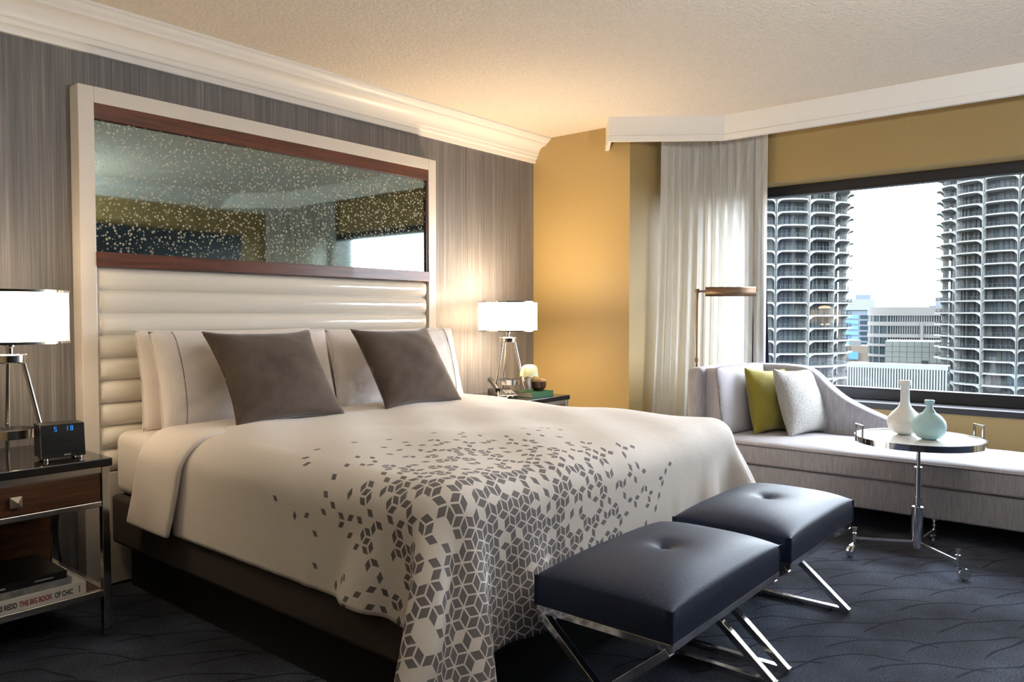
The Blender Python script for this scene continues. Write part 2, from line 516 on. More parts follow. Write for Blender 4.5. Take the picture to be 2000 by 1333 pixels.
# curtain valance box
def offset_path(path, d):
    out = []
    for i, p in enumerate(path):
        p = Vector(p)
        n = Vector((0, 0))
        for a, b in ((i - 1, i), (i, i + 1)):
            if a < 0 or b >= len(path): continue
            t = (Vector(path[b]) - Vector(path[a])).normalized(); n += Vector((-t.y, t.x))
        out.append(p + n.normalized() * d)
    return out
vp = [(XC - 0.002, 2.945), (4.335, 2.772), (4.785, 2.165), (4.785, -0.065), (4.335, YF)]
def strip(path, d0, d1, z0, z1):
    a, b = offset_path(path, d0), offset_path(path, d1); mb = MB(); n = len(path)
    vs = [(p.x, p.y, z) for z in (z0, z1) for q in (a, b) for p in q]
    fs = []
    for i in range(n - 1):
        fs += [(i, i + 1, n + i + 1, n + i), (2 * n + i, 3 * n + i, 3 * n + i + 1, 2 * n + i + 1), (i, 2 * n + i, 2 * n + i + 1, i + 1), (n + i, n + i + 1, 3 * n + i + 1, 3 * n + i)]
    fs += [(0, n, 3 * n, 2 * n), (n - 1, 3 * n - 1, 4 * n - 1, 2 * n - 1)]
    return mb.add(vs, fs)
va = struct(obj('trim_2', strip(vp, 0.0, 0.022, 2.392, ZC).mesh('trim_2', smooth=False), 'white_trim'), 'white valance box above the curtains')
obj('lower_strip', strip(vp, -0.004, 0.026, 2.352, 2.388).mesh('lower_strip', smooth=False), 'white_trim', va)
obj('inner_board', strip(vp, 0.004, 0.02, 2.385, 2.395).mesh('inner_board', smooth=False), 'white_trim', va)

# window
XG = 5.635
win = struct(obj('window_1', MB().box(XG - 0.02, XG + 0.05, WIN_Y0, WIN_Y1, 2.075, WIN_Z1).mesh('window_1', bevel=0.004), 'window_bronze'), 'wide window in a dark bronze frame')
for nm, bxs in (('frame_sill', (XG - 0.02, XG + 0.05, WIN_Y0, WIN_Y1, WIN_Z0, 0.705)),
                ('frame_jamb', (XG - 0.02, XG + 0.05, WIN_Y0, WIN_Y0 + 0.06, 0.705, 2.075)),
                ('frame_jamb', (XG - 0.02, XG + 0.05, WIN_Y1 - 0.06, WIN_Y1, 0.705, 2.075)),
                ('glazing_bead', (XG - 0.026, XG - 0.02, WIN_Y0, WIN_Y1, 2.075, 2.087)),
                ('glazing_bead', (XG - 0.026, XG - 0.02, WIN_Y0, WIN_Y1, 0.693, 0.705)),
                ('window_sill', (XW - 0.015, XG - 0.0, WIN_Y0, WIN_Y1, 0.585, WIN_Z0))):
    obj(nm, MB().box(*bxs).mesh(nm, bevel=0.003), 'window_bronze', win)
obj('pane', MB().box(XG + 0.010, XG + 0.014, WIN_Y0 + 0.06, WIN_Y1 - 0.06, 0.705, 2.075).mesh('pane'), 'window_glass', win)

# ================================================================== OUTSIDE
CAMV = Vector((0, 0, CAM_Z))
FW = Vector((math.cos(YAW), math.sin(YAW), 0)); RT = Vector((math.sin(YAW), -math.cos(YAW), 0))
def out_pos(pxx, depth): # ground position in the direction of a picture column, at a true distance
    return FW * depth + RT * ((pxx - 1000) / 1495.0 * depth)
def zat(y, depth): return CAM_Z + (617 - y) / 1495.0 * depth

mat_speckle('tower_concrete', srgb(104, 108, 107), 0.85, 0.4, 0.12)
m = Mat('tower_glazing', rough=0.3, spec=0.08)
oi = m.node('ShaderNodeObjectInfo')
m.base(m.ramp(S(m.nt, oi.outputs['Random']), [(0.0, srgb(26, 31, 36)), (0.5, srgb(38, 45, 50)), (1.0, srgb(54, 62, 66))])); M['tower_glazing'] = m
mat_plain('tower_mullion', srgb(51, 56, 57), rough=0.6, spec=0.05)
mat_plain('rail_metal', srgb(49, 54, 54), rough=0.6, spec=0.05)
mat_plain('curtain_blind', srgb(60, 63, 62), rough=0.8, spec=0.05)
mat_plain('office_stone', srgb(85, 85, 83), rough=0.8, spec=0.05)
mat_plain('office_glass', srgb(30, 40, 44), rough=0.1, spec=0.05)
mat_plain('blue_glass', srgb(68, 105, 161), rough=0.15, spec=0.05)
mat_plain('pale_panel', srgb(89, 93, 89), rough=0.7, spec=0.05)
mat_plain('pale_steel', srgb(73, 81, 89), rough=0.6, spec=0.05)
mat_plain('fin_white', srgb(85, 89, 89), rough=0.7, spec=0.05)
mat_plain('asphalt', srgb(49, 49, 50), rough=0.9, spec=0.05)
mat_plain('cream_wall', srgb(92, 85, 75), rough=0.8, spec=0.05)

struct(obj('ground', MB().box(-900, 1800, -1400, 1400, -62, -61).mesh('ground'), 'asphalt'), 'city ground far below the window')

FH = 2.62
def petal_curve(nb=11):
    half = PI / 16
    base = 16.9; bulge = 2.0
    pts = []
    for i in range(nb):
        t = -1 + 2 * i / (nb - 1)
        a = t * half
        r = base + bulge * math.sqrt(max(0.0, 1 - abs(t) ** 2.3))
        pts.append((r * math.cos(a), r * math.sin(a), t))
    return pts
def balcony_mesh():
    mb = MB(); pts = petal_curve(); n = len(pts)
    inner = [(15.4 * math.cos(t * PI / 16), 15.4 * math.sin(t * PI / 16)) for _, _, t in pts]
    # floor slab with a rounded bullnose edge
    lo = [(x, y, -0.14) for x, y, _ in pts]; hi = [(x, y, 0.14) for x, y, _ in pts]
    lo2 = [(x, y, -0.20) for x, y in inner]; hi2 = [(x, y, 0.08) for x, y in inner]
    mb.grid([lo2, lo, hi, hi2])
    # column with arched haunches carrying the slab above
    for s in (-1, 1):
        rows_f, rows_b = [], []
        for t in (1.0, 0.985, 0.945, 0.935, 0.91, 0.87, 0.81, 0.72):
            a = s * t * PI / 16
            r = 16.9 + 2.0 * math.sqrt(max(0.0, 1 - t ** 2.3))
            top = FH - 0.14
            if t > 0.94: zl = 0.1
            else:
                q = (0.945 - t) / 0.225
                zl = top - 0.80 * max(0.0, 1 - q) ** 2.0 - 0.03
            rows_f.append([(r * math.cos(a), r * math.sin(a), zl), (r * math.cos(a), r * math.sin(a), top)])
            r2 = r - 0.55
            rows_b.append([(r2 * math.cos(a), r2 * math.sin(a), zl), (r2 * math.cos(a), r2 * math.sin(a), top)])
        mb.grid(rows_f); mb.grid(rows_b)
        mb.grid([[f[0], b[0]] for f, b in zip(rows_f, rows_b)])
    return mb.mesh('balcony', weld=False, angle=50)
def railing_mesh():
    mb = MB(); pts = petal_curve(9)
    rr = [(x * 0.985, y * 0.985) for x, y, _ in pts]
    for z in (0.95, 0.30):
        mb.grid([[(x, y, z) for x, y in rr], [(x, y, z + 0.06) for x, y in rr]])
    for i in range(1, len(rr) - 1):
        x, y = rr[i]; mb.box(x - 0.03, x + 0.03, y - 0.03, y + 0.03, 0.14, 0.95)
    return mb.mesh('railing', smooth=False)
def glazing_mesh():
    mb = MB(); h = PI / 16
    q = [(15.5 * math.cos(t * h), 15.5 * math.sin(t * h)) for t in (-1, -0.34, 0.34, 1)]
    mb.grid([[(x, y, 0.1) for x, y in q], [(x, y, FH - 0.16) for x, y in q]])
    return mb.mesh('glazing', smooth=False)
def mullion_mesh():
    mb = MB(); h = PI / 16
    for t in (-0.98, -0.62, -0.34, 0.0, 0.34, 0.62, 0.98):
        a = t * h; mb.bar((15.65 * math.cos(a), 15.65 * math.sin(a), 0.1), (15.65 * math.cos(a), 15.65 * math.sin(a), FH - 0.16), 0.14, 0.14, up=(math.cos(a), math.sin(a), 0))
    return mb.mesh('mullions', smooth=False)
def blind_mesh(t0, t1):
    mb = MB(); h = PI / 16
    mb.grid([[(15.75 * math.cos(t * h), 15.75 * math.sin(t * h), z) for t in (t0, t1)] for z in (0.15, FH - 0.2)])
    return mb.mesh('blind', smooth=False)
BAL, RAIL, GLZ, MUL = balcony_mesh(), railing_mesh(), glazing_mesh(), mullion_mesh()
BLN = [blind_mesh(-0.98, -0.65), blind_mesh(-0.3, 0.0), blind_mesh(0.4, 0.62), blind_mesh(0.65, 0.98)]
for me, mk in ((BAL, 'tower_concrete'), (RAIL, 'rail_metal'), (GLZ, 'tower_glazing'), (MUL, 'tower_mullion')): me.materials.append(M[mk].m)
for b in BLN: b.materials.append(M['curtain_blind'].m)

def corncob_tower(pxx, label, phase, depth, petals, z0floor=-9, z1floor=15, zoff=0.0):
    p = out_pos(pxx, depth)
    root = thing('apartment_tower', label, 'tower', (p.x, p.y, -61), (0, 0, math.atan2(-p.y, -p.x) + phase), 'scalloped round apartment towers')
    core = MB().lathe([(15.2, 0), (15.2, 110), (0.01, 110)], n=32)
    P(root, 'core', core, 'tower_glazing', off=(0, 0, 0))
    low = MB()
    for f in range(z0floor - 10, z0floor):
        low.lathe([(18.0, 61 + CAM_Z + f * FH + zoff), (18.0, 61 + CAM_Z + f * FH + 0.3 + zoff), (15.2, 61 + CAM_Z + f * FH + 0.3 + zoff)], n=32)
    P(root, 'lower_slabs', low, 'tower_concrete', off=(0, 0, 0))
    rr = random.Random(int(pxx))
    for f in range(z0floor, z1floor):
        z = 61 + CAM_Z + f * FH + zoff
        for q in petals:
            for nm, me in (('balcony', BAL), ('glazing', GLZ), ('mullions', MUL), ('railing', RAIL)):
                o = bpy.data.objects.new(nm, me); COL.objects.link(o); o.parent = root
                o.location = (0, 0, z); o.rotation_euler = (0, 0, (q + 0.5) * PI / 8)
            if rr.random() < 0.75:
                o = bpy.data.objects.new('blind', rr.choice(BLN)); COL.objects.link(o); o.parent = root
                o.location = (0, 0, z); o.rotation_euler = (0, 0, (q + 0.5) * PI / 8)
    return root
# positive petal index = towards picture right
corncob_tower(1488, 'round scalloped-balcony tower at the left of the window, next to the curtain', math.radians(8.5), 174, (-4, -3, -2, -1, 0, 1, 2, 3, 4))
corncob_tower(2010, 'round scalloped-balcony tower at the right edge of the window', math.radians(-7.0), 174, (-5, -4, -3, -2, -1, 0, 1, 2), zoff=0.6)

def building(name, label, cat, pxa, pxb, ytop, depth, thick, zbot=-61.0, yaw_off=0.0):
    """block facing the camera; returns root with local x = picture right, local y = away, plus width and local z of the top"""
    p = (out_pos(pxa, depth) + out_pos(pxb, depth)) * 0.5
    ang = math.atan(((pxa + pxb) / 2 - 1000) / 1495.0)
    w = (pxb - pxa) / 1495.0 * depth * math.cos(ang)
    root = thing(name, label, cat, (p.x, p.y, zbot), (0, 0, YAW - PI / 2 - ang + yaw_off))
    return root, w, zat(ytop, depth) - zbot

# blue glass high-rise
D = 330
root, w, h = building('glass_highrise', 'distant blue glass high-rise beside the left round tower', 'building', 1640, 1700, 606, D, 20)
P(root, 'wall', MB().box(-w / 2, w / 2, 0, 22, 0, h), 'pale_steel', off=(0, 0, 0))
P(root, 'roof_slab', MB().box(-w / 2 + 2, w / 2 + 1.5, -0.6, 20, h, h + 4.6), 'pale_panel', off=(0, 0, 0))
P(root, 'plant_room', MB().box(0, w / 2, 1, 14, h + 4.6, h + 6.6), 'pale_steel', off=(0, 0, 0))
for cxi, (a, b) in enumerate(((-0.42, 0.10), (0.16, 0.5))):
    for r in range(12):
        z = h - 2.2 - r * 2.35
        P(root, 'window', MB().box(a * w, b * w, -0.25, 0, z - 1.5, z), 'blue_glass' if cxi == 0 else 'office_glass', off=(0, 0, 0))

# curved stone office block
D = 240
root, w, h = building('office_block', 'stone office block with a rounded corner and ribbon windows', 'building', 1690, 1856, 612, D, 30)
def stone_outline(x0, x1, r, d, y0=0.0):
    pts = []
    for i in range(9):
        t = PI / 2 * i / 8
        pts.append((x0 + r - r * math.cos(t), y0 + r - r * math.sin(t)))
    return pts + [(x1, y0), (x1, d), (x0, d)]
P(root, 'wall', MB().prism(stone_outline(-w / 2 + 0.4, w / 2, 7.6, 26, 0.5), 'z', 0, h - 0.5), 'office_glass', off=(0, 0, 0))
px2m = D / 1495.0
for (ya, yb) in ((600, 617), (629, 637), (653, 660), (673, 678), (694, 699), (712, 740)):
    za, zb = zat(yb, D) + 61, zat(ya, D) + 61
    P(root, 'stone_band', MB().prism(stone_outline(-w / 2, w / 2, 8, 26), 'z', za, zb), 'office_stone', off=(0, 0, 0), angle=60)
for i in range(26):
    x = -w / 2 + 7 + i * (w - 7) / 25
    P(root, 'mullion', MB().box(x - 0.12, x + 0.12, 0.25, 0.6, zat(712, D) + 61, zat(612, D) + 61), 'office_stone', off=(0, 0, 0))
for i in range(5):
    t = PI / 2 * (i + 0.2) / 5
    x, y = -w / 2 + 8 - 7.8 * math.cos(t), 8 - 7.8 * math.sin(t)
    P(root, 'mullion', MB().box(x - 0.12, x + 0.12, y - 0.12, y + 0.12, zat(712, D) + 61, zat(612, D) + 61), 'office_stone', off=(0, 0, 0))
for pxx, wd in ((1797, 5), (1841, 3)):
    x = (pxx - 1773) * px2m
    P(root, 'pier', MB().box(x - wd / 2 * px2m, x + wd / 2 * px2m, -0.3, 0.6, zat(668, D) + 61, zat(630, D) + 61), 'office_stone', off=(0, 0, 0))
P(root, 'penthouse', MB().box(-w / 2 + 3, w / 2 - 10, 4, 22, h - 1, h + 1.2), 'pale_steel', off=(0, 0, 0))
P(root, 'vent_box', MB().box(6.0, 7.6, 3, 6, h, h + 2.4), 'pale_steel', off=(0, 0, 0))

# tiled low annexe in front
D = 205
root, w, h = building('tiled_annexe', 'pale panelled annexe in front of the office block', 'building', 1728, 1860, 668, D, 12)
P(root, 'wall', MB().box(-w / 2, w / 2, 0.3, 18, 0, h), 'pale_steel', off=(0, 0, 0))
for i in range(9):
    for j in range(6):
        cw = w / 9
        P(root, 'panel', MB().box(-w / 2 + i * cw + 0.06, -w / 2 + (i + 1) * cw - 0.06, 0, 0.3, h - (j + 1) * 1.4 + 0.05, h - j * 1.4 - 0.03), 'pale_panel', off=(0, 0, 0), smooth=False)
P(root, 'doorway', MB().box(0.8, 2.4, -0.3, 0.2, h - 8.2, h - 5.0), 'office_glass', off=(0, 0, 0))

# grey slab tower behind right tower
D = 380
root, w, h = building('grey_slab_tower', 'plain pale grey slab building rising behind the office block', 'building', 1826, 1870, 584, D, 12)
P(root, 'wall', MB().box(-w / 2, w / 2, 0, 14, 0, h), 'pale_steel', off=(0, 0, 0))
P(root, 'parapet', MB().box(-w / 2 - 0.2, w / 2 + 0.2, -0.2, 14.2, h, h + 0.8), 'pale_panel', off=(0, 0, 0))

# low cream house roofs
D = 230
root, w, h = building('cream_rooftop_house', 'small cream building low beside the blue glass high-rise', 'building', 1640, 1696, 676, D, 12)
P(root, 'wall', MB().box(-w / 2, w / 2, 0, 12, 0, h), 'cream_wall', off=(0, 0, 0))
P(root, 'roof_box', MB().box(-w / 2 + 2.6, w / 2 - 2, 1, 8, h, h + 1.6), 'fin_white', off=(0, 0, 0))
P(root, 'skylight', MB().box(-w / 2 + 2.5, -w / 2 + 5.2, -1.0, 0, h - 4.0, h - 1.8), 'blue_glass', off=(0, 0, 0))
P(root, 'terrace', MB().box(-w / 2, w / 2, -4, 0, h - 7, h - 4.6), 'office_stone', off=(0, 0, 0))

# striped car-park block at the bottom
D = 122
root, w, h = building('striped_parking_block', 'low block clad in white vertical fins at the foot of the towers', 'building', 1650, 1850, 714, D, 30, yaw_off=-0.16)
P(root, 'wall', MB().box(-w / 2, w / 2, 0.5, 3, 0, h), 'office_glass', off=(0, 0, 0))
P(root, 'parapet', MB().box(-w / 2, w / 2, 0, 3.2, h - 0.55, h + 0.15), 'fin_white', off=(0, 0, 0))
nf = 37
for i in range(nf):
    x = -w / 2 + (i + 0.5) * w / nf
    P(root, 'fin', MB().box(x - 0.27 * w / nf, x + 0.27 * w / nf, 0, 0.5, 20, h - 0.5), 'fin_white', off=(0, 0, 0), smooth=False)

# white block seen only by way of the mirror
root = thing('white_grid_block', 'white gridded office block reflected in the headboard mirror', 'building', (86, -101, -61), (0, 0, math.radians(-50 + 180)))
P(root, 'wall', MB().box(-7, 7, 0, 10, 0, 80), 'office_stone', off=(0, 0, 0))
for r in range(10):
    for q in range(6):
        P(root, 'window', MB().box(-6.4 + q * 2.2, -5.0 + q * 2.2, 9.9, 10.1, 62 + r * 1.9, 63 + r * 1.9), 'office_glass', off=(0, 0, 0), smooth=False)

# ================================================================== CURTAINS
def catmull(pts, n):
    pts = [Vector(p) for p in pts]; out = []
    pp = [pts[0] * 2 - pts[1]] + pts + [pts[-1] * 2 - pts[-2]]
    segs = len(pts) - 1
    for i in range(n):
        u = i / (n - 1) * segs; s = min(int(u), segs - 1); t = u - s
        a, b, c_, d = pp[s:s + 4]
        out.append(0.5 * ((2 * b) + (c_ - a) * t + (2 * a - 5 * b + 4 * c_ - d) * t * t + (3 * b - a - 3 * c_ + d) * t ** 3))
    return out
def curtain_mesh(name, track, folds, amp, z0, z1, flare, seed, n=170, nz=22):
    c = catmull(track, n); rows = []; uv = []
    rnd_ = random.Random(seed)
    ph = [rnd_.uniform(-0.7, 0.7) for _ in range(8)]
    for j in range(nz):
        zz = z0 + (z1 - z0) * j / (nz - 1); q = 1 - j / (nz - 1); row = []
        for i in range(n):
            t = i / (n - 1)
            d = (c[min(i + 1, n - 1)] - c[max(i - 1, 0)]).normalized(); nr = Vector((-d.y, d.x))
            w = math.sin(2 * PI * folds * t + ph[0] + 1.1 * math.sin(2 * PI * t * 1.7 + ph[1]) + 0.5 * q * math.sin(5 * t + ph[2]))
            w += 0.35 * math.sin(2 * PI * folds * 2.3 * t + ph[3] + q)
            a = amp * (0.55 + 0.45 * q) * min(1, 6 * t + .3) * min(1, 6 * (1 - t) + .3)
            p = c[i] + nr * (w * a)
            p = p - d * (flare * q * q * (1 - t) ** 2)
            row.append((p.x, p.y, zz))
        rows.append(row)
    me = MB().grid(rows).mesh(name, angle=180)
    L = folds * 0.13
    ul = me.uv_layers.new(name='cloth')
    for lp in me.loops:
        vi = lp.vertex_index; ul.data[lp.index].uv = ((vi % n) / (n - 1) * L, z0 + (z1 - z0) * (vi // n) / (nz - 1))
    return me
tr1 = [(4.862, 2.672), (5.08, 2.61), (5.25, 2.49), (5.345, 2.30), (5.37, 2.10)]
tr2 = [(x, 2.10 - y) for x, y in tr1]
dr1 = [(5.397, 2.125), (5.40, 2.16), (5.398, 2.26)]
dr2 = [(x, 2.10 - y) for x, y in dr1]
cu = obj('sheer_curtain', curtain_mesh('sheer_curtain', tr1, 13, 0.030, 0.012, 2.50, 0.11, 3), 'sheer_voile')
tag(cu, 'white sheer curtain with a pale vine weave gathered beside the window', 'curtain', 'sheer curtains')
cu2 = obj('sheer_curtain', curtain_mesh('sheer_curtain', tr2, 13, 0.030, 0.012, 2.50, 0.11, 4), 'sheer_voile')
tag(cu2, 'white sheer curtain seen in the headboard mirror', 'curtain', 'sheer curtains')
d1 = obj('blackout_drape', curtain_mesh('blackout_drape', dr1, 4, 0.010, 0.012, 2.50, 0.095, 5, n=60), 'navy_drape')
tag(d1, 'navy blackout drape edge showing behind the sheer curtain', 'curtain', 'blackout drapes')
d2 = obj('blackout_drape', curtain_mesh('blackout_drape', dr2, 4, 0.010, 0.012, 2.50, 0.02, 6, n=60), 'navy_drape')
tag(d2, 'navy blackout drape seen as a dark band in the headboard mirror', 'curtain', 'blackout drapes')

# ================================================================== HEADBOARD
HX0, HX1, HYF = 1.340, 3.457, 3.500
hb = thing('headboard', 'tall cream headboard with an antiqued mirror band over channel-tufted vinyl', 'headboard', ((HX0 + HX1) / 2, YW, 0))
for a, b in ((HX0, 1.405), (3.392, HX1)):
    P(hb, 'side_stile', MB().box(a, b, HYF, YW - 0.001, 0, 2.185), 'cream_lacquer', bevel=0.003)
P(hb, 'top_rail', MB().box(1.405, 3.392, HYF, YW - 0.001, 2.117, 2.185), 'cream_lacquer', bevel=0.002)
P(hb, 'wood_rail', MB().box(1.405, 3.392, HYF + 0.004, YW - 0.01, 2.050, 2.117), 'walnut', bevel=0.002)
P(hb, 'wood_rail', MB().box(1.405, 3.392, HYF - 0.008, YW - 0.01, 1.415, 1.477), 'walnut', bevel=0.002)
P(hb, 'edge_strip', MB().box(3.380, 3.392, HYF + 0.01, YW - 0.01, 1.477, 2.050), 'walnut')
P(hb, 'mirror', MB().box(1.405, 3.380, HYF + 0.022, YW - 0.02, 1.477, 2.050), 'antique_mirror')
CH = 0.1005
for i in range(9):
    zt = 1.414 - i * CH; zb = zt - CH + 0.002
    rows = []
    nx_, nz_ = 44, 9
    for j in range(nz_):
        t = -1 + 2 * j / (nz_ - 1); row = []
        for q in range(nx_):
            s_ = -1 + 2 * q / (nx_ - 1)
            ex = math.copysign(1 - (1 - abs(s_)) ** 2.2, s_)
            bul = 0.034 * (max(0, 1 - abs(t) ** 2.2)) ** 0.55 * (max(0, 1 - abs(ex) ** 60)) ** 0.5
            row.append((1.407 + (3.390 - 1.407) * (ex + 1) / 2, 3.533 - bul - 0.0015 * fnoise(ex * 9, i * 1.7 + t, i), (zt + zb) / 2 + t * (zt - zb) / 2))
        rows.append(row)
    P(hb, 'channel', MB().grid(rows), 'cream_vinyl', angle=80)
P(hb, 'backing_panel', MB().box(1.405, 3.392, 3.534, YW - 0.005, 0.0, 1.415), 'cream_lacquer')
P(hb, 'lower_panel', MB().box(1.405, 3.392, 3.512, 3.534, 0.01, 0.508), 'cream_lacquer', bevel=0.003)

# ================================================================== BED
BX0, BX1, BY0, BY1 = 1.455, 3.345, 1.455, 3.485
bed = thing('bed_base', 'charcoal upholstered king bed base on a black recessed plinth', 'bed', ((BX0 + BX1) / 2, (BY0 + BY1) / 2, 0))
P(bed, 'upholstered_box', MB().box(BX0 - 0.015, BX1 + 0.015, BY0 - 0.015, BY1, 0.205, 0.415), 'charcoal_weave', bevel=0.015)
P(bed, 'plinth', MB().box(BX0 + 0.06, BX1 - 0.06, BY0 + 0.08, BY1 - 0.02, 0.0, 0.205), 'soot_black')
mt = MB().box(BX0, BX1, BY0, BY1, 0.415, 0.695).mesh('mattress', off=((BX0 + BX1) / 2, (BY0 + BY1) / 2, 0.415), bevel=0.05, seg=4)
mo = obj('mattress', mt, 'bed_linen'); mo.location = ((BX0 + BX1) / 2, (BY0 + BY1) / 2, 0.415)
tag(mo, 'thick mattress in a white fitted sheet under the duvet', 'mattress')

# duvet: rectangle of cloth relaxed over the mattress
def drape():
    sp = 0.026
    X0, X1 = BX0 - 0.335, BX1 + 0.36
    Y0, Y1 = BY0 - 0.43, 2.90
    nx = int((X1 - X0) / sp) + 1; ny = int((Y1 - Y0) / sp) + 1
    gx, gy = np.meshgrid(np.linspace(X0, X1, nx), np.linspace(Y0, Y1, ny), indexing='ij')
    hx, hy_ = (X1 - X0) / (nx - 1), (Y1 - Y0) / (ny - 1)
    Rc = 0.085; TH = 0.018; ztop = 0.70
    lo = np.array([BX0 - 0.005 + Rc, BY0 - 0.005 + Rc, -5.0]); hi = np.array([BX1 + 0.005 - Rc, 6.0, ztop - Rc])
    p = np.stack([gx, gy, np.full_like(gx, ztop + TH + 0.01)], -1)
    rg = np.random.RandomState(3)
    p[..., 2] += 0.004 * rg.rand(nx, ny)
    old = p.copy()
    inside = (gx > BX0 + 0.10) & (gx < BX1 - 0.10) & (gy > BY0 + 0.10)
    pin = inside.astype(float)
    cornerL = ((gx < BX0 - 0.02) & (gy < BY0 - 0.02)).astype(float); cornerR = ((gx > BX1 + 0.02) & (gy < BY0 - 0.02)).astype(float); cornerA = cornerL + cornerR
    def con(p, sa, sb, L, kk):
        a, b = p[sa], p[sb]
        wa, wb = 1 - pin[sa] * 0.97, 1 - pin[sb] * 0.97
        d = b - a; l = np.linalg.norm(d, axis=-1, keepdims=True) + 1e-9
        ws = (wa + wb + 1e-6)[..., None]
        c_ = kk * (l - L) / l * d / ws
        p[sa] = a + c_ * wa[..., None]; p[sb] = b - c_ * wb[..., None]
    sl = slice
    cons = []
    for par in (0, 1):
        na = (nx - par) // 2; nb = (ny - par) // 2
        cons.append(((sl(par, par + 2 * na, 2), sl(None)), (sl(par + 1, par + 2 * na, 2), sl(None)), hx, 1.0))
        cons.append(((sl(None), sl(par, par + 2 * nb, 2)), (sl(None), sl(par + 1, par + 2 * nb, 2)), hy_, 1.0))
    def trim(a, b):
        return a, b
    fixed = []
    for (sa, sb, L, kk) in cons:
        A, B = p[sa], p[sb]
        fixed.append((sa, sb, L, kk)) if A.shape == B.shape else fixed.append(None)
    diag = math.hypot(hx, hy_)
    shear = []
    for par in (0, 1):
        na = (nx - par) // 2
        shear.append(((sl(par, par + 2 * na, 2), sl(0, ny - 1)), (sl(par + 1, par + 2 * na, 2), sl(1, ny)), diag, 0.35))
        shear.append(((sl(par, par + 2 * na, 2), sl(1, ny)), (sl(par + 1, par + 2 * na, 2), sl(0, ny - 1)), diag, 0.35))
    bend = []
    for st, kb in ((2, 0.30), (5, 0.12)):
        for off in range(st * 2):
            m_ = st * 2
            i0 = np.arange(nx); ia = i0[(i0 % m_ == off) & (i0 + st < nx)]
            if len(ia): bend.append(((ia, sl(None)), (ia + st, sl(None)), hx * st, kb))
            j0 = np.arange(ny); ja = j0[(j0 % m_ == off) & (j0 + st < ny)]
            if len(ja): bend.append(((sl(None), ja), (sl(None), ja + st), hy_ * st, kb))
    cons_all = fixed + shear
    steps = 150
    for s in range(steps):
        vel = (p - old) * 0.96; old = p.copy()
        vel[..., 2] -= 0.0011
        vel[..., 0] -= 0.00022 * cornerL; vel[..., 1] -= 0.00022 * cornerA
        vel[..., 0] += 0.00030 * cornerR
        vel *= (1 - pin * 0.97)[..., None]
        vel = np.clip(vel, -0.03, 0.03)
        p = p + vel
        for it in range(7):
            for (sa, sb, L, kk) in cons_all: con(p, sa, sb, L, kk)
            if it % 3 == 0:
                for (sa, sb, L, kk) in bend: con(p, sa, sb, L, kk)
            c_ = np.clip(p, lo, hi); d = p - c_; l = np.linalg.norm(d, axis=-1)
            hit = l < Rc + TH
            corr = c_ + d / (l[..., None] + 1e-9) * (Rc + TH)
            p = np.where(hit[..., None] & (l[..., None] > 1e-6), corr, p)
            p[..., 2] = np.maximum(p[..., 2], 0.015)
            # friction
        old = np.where(hit[..., None], old * 0.3 + p * 0.7, old)
    # puffiness of the filling
    w = np.clip((p[..., 2] - 0.55) / 0.12, 0, 1)
    cxn = (gx - BX0) / (BX1 - BX0); cyn = (gy - BY0) / (2.9 - BY0)
    puff = 0.020 * np.clip(np.sin(np.clip(cxn, 0, 1) * PI), 0, 1) ** 0.5 * np.clip(np.clip(cyn, 0, 1) * 4, 0, 1)
    ripple = 0.0045 * (np.sin(gx * 7.0 + 2.0 * np.sin(gy * 3.0)) + np.sin(gy * 9.0 + gx * 4.0 + 1.0) + 0.8 * np.sin(gx * 15 - gy * 11))
    p[..., 2] += w * (puff + ripple)
    return p, gx, gy, nx, ny
pd_, gx, gy, nx, ny = drape()
DX, DY, DZ = (BX0 + BX1) / 2, 2.2, 0.4
mb = MB(); mb.grid([[tuple(pd_[i, j]) for j in range(ny)] for i in range(nx)])
me = mb.mesh('duvet', off=(DX, DY, DZ), angle=180)
# make sure faces look outward (up on the top)
if sum(f.normal.z for f in me.polygons) < 0: me.flip_normals()
ul = me.uv_layers.new(name='cloth')
for lp in me.loops:
    vi = lp.vertex_index; i, j = divmod(vi, ny)
    ul.data[lp.index].uv = (gx[i, j] - BX0, gy[i, j] - BY0)
du = obj('duvet', me, 'printed_duvet'); du.location = (DX, DY, DZ)
tag(du, 'white duvet printed with grey lozenges massing at the foot corner', 'duvet')
md = du.modifiers.new('soft', 'SUBSURF'); md.levels = 1; md.render_levels = 1
md = du.modifiers.new('thickness', 'SOLIDIFY'); md.thickness = 0.016; md.offset = 0.0

# turned-back cuff
def cuff_rows(y_of, n=60):
    """cross-section over the mattress at each step of y"""
    rows = []
    Rc, TH = 0.095, 0.032
    x0, x1, zt = BX0 - 0.012, BX1 + 0.012, 0.70
    prof_ = []
    for i in range(14): prof_.append((x0 - TH, 0.345 + (zt - Rc - 0.345) * i / 14, 0))
    for i in range(10):
        t = PI - PI / 2 * i / 10; prof_.append((x0 + Rc + (Rc + TH) * math.cos(t), zt - Rc + (Rc + TH) * math.sin(t), 1))
    for i in range(41):
        prof_.append((x0 + Rc + (x1 - x0 - 2 * Rc) * i / 40, zt + TH, 2))
    right = [(x0 + x1 - a, b, c_) for a, b, c_ in prof_[:24]][::-1]
    prof_ += right
    for yy, sh in y_of:
        row = []
        for a, b, c_ in prof_:
            drop = max(0.0, (zt - b)) / 0.35
            y2 = yy + sh * drop
            flare = -0.02 * drop ** 2 * (1 if a < 2.4 else -1)
            nz_ = 0.004 * fnoise(a * 5, yy * 6, 2.0)
            row.append((a + flare + (nz_ if c_ != 2 else 0), y2, b + (nz_ if c_ == 2 else 0)))
        rows.append(row)
    return rows
ys = []
for i in range(12):
    t = i / 11
    ys.append((2.775 + (3.13 - 2.775) * t, 0.09))
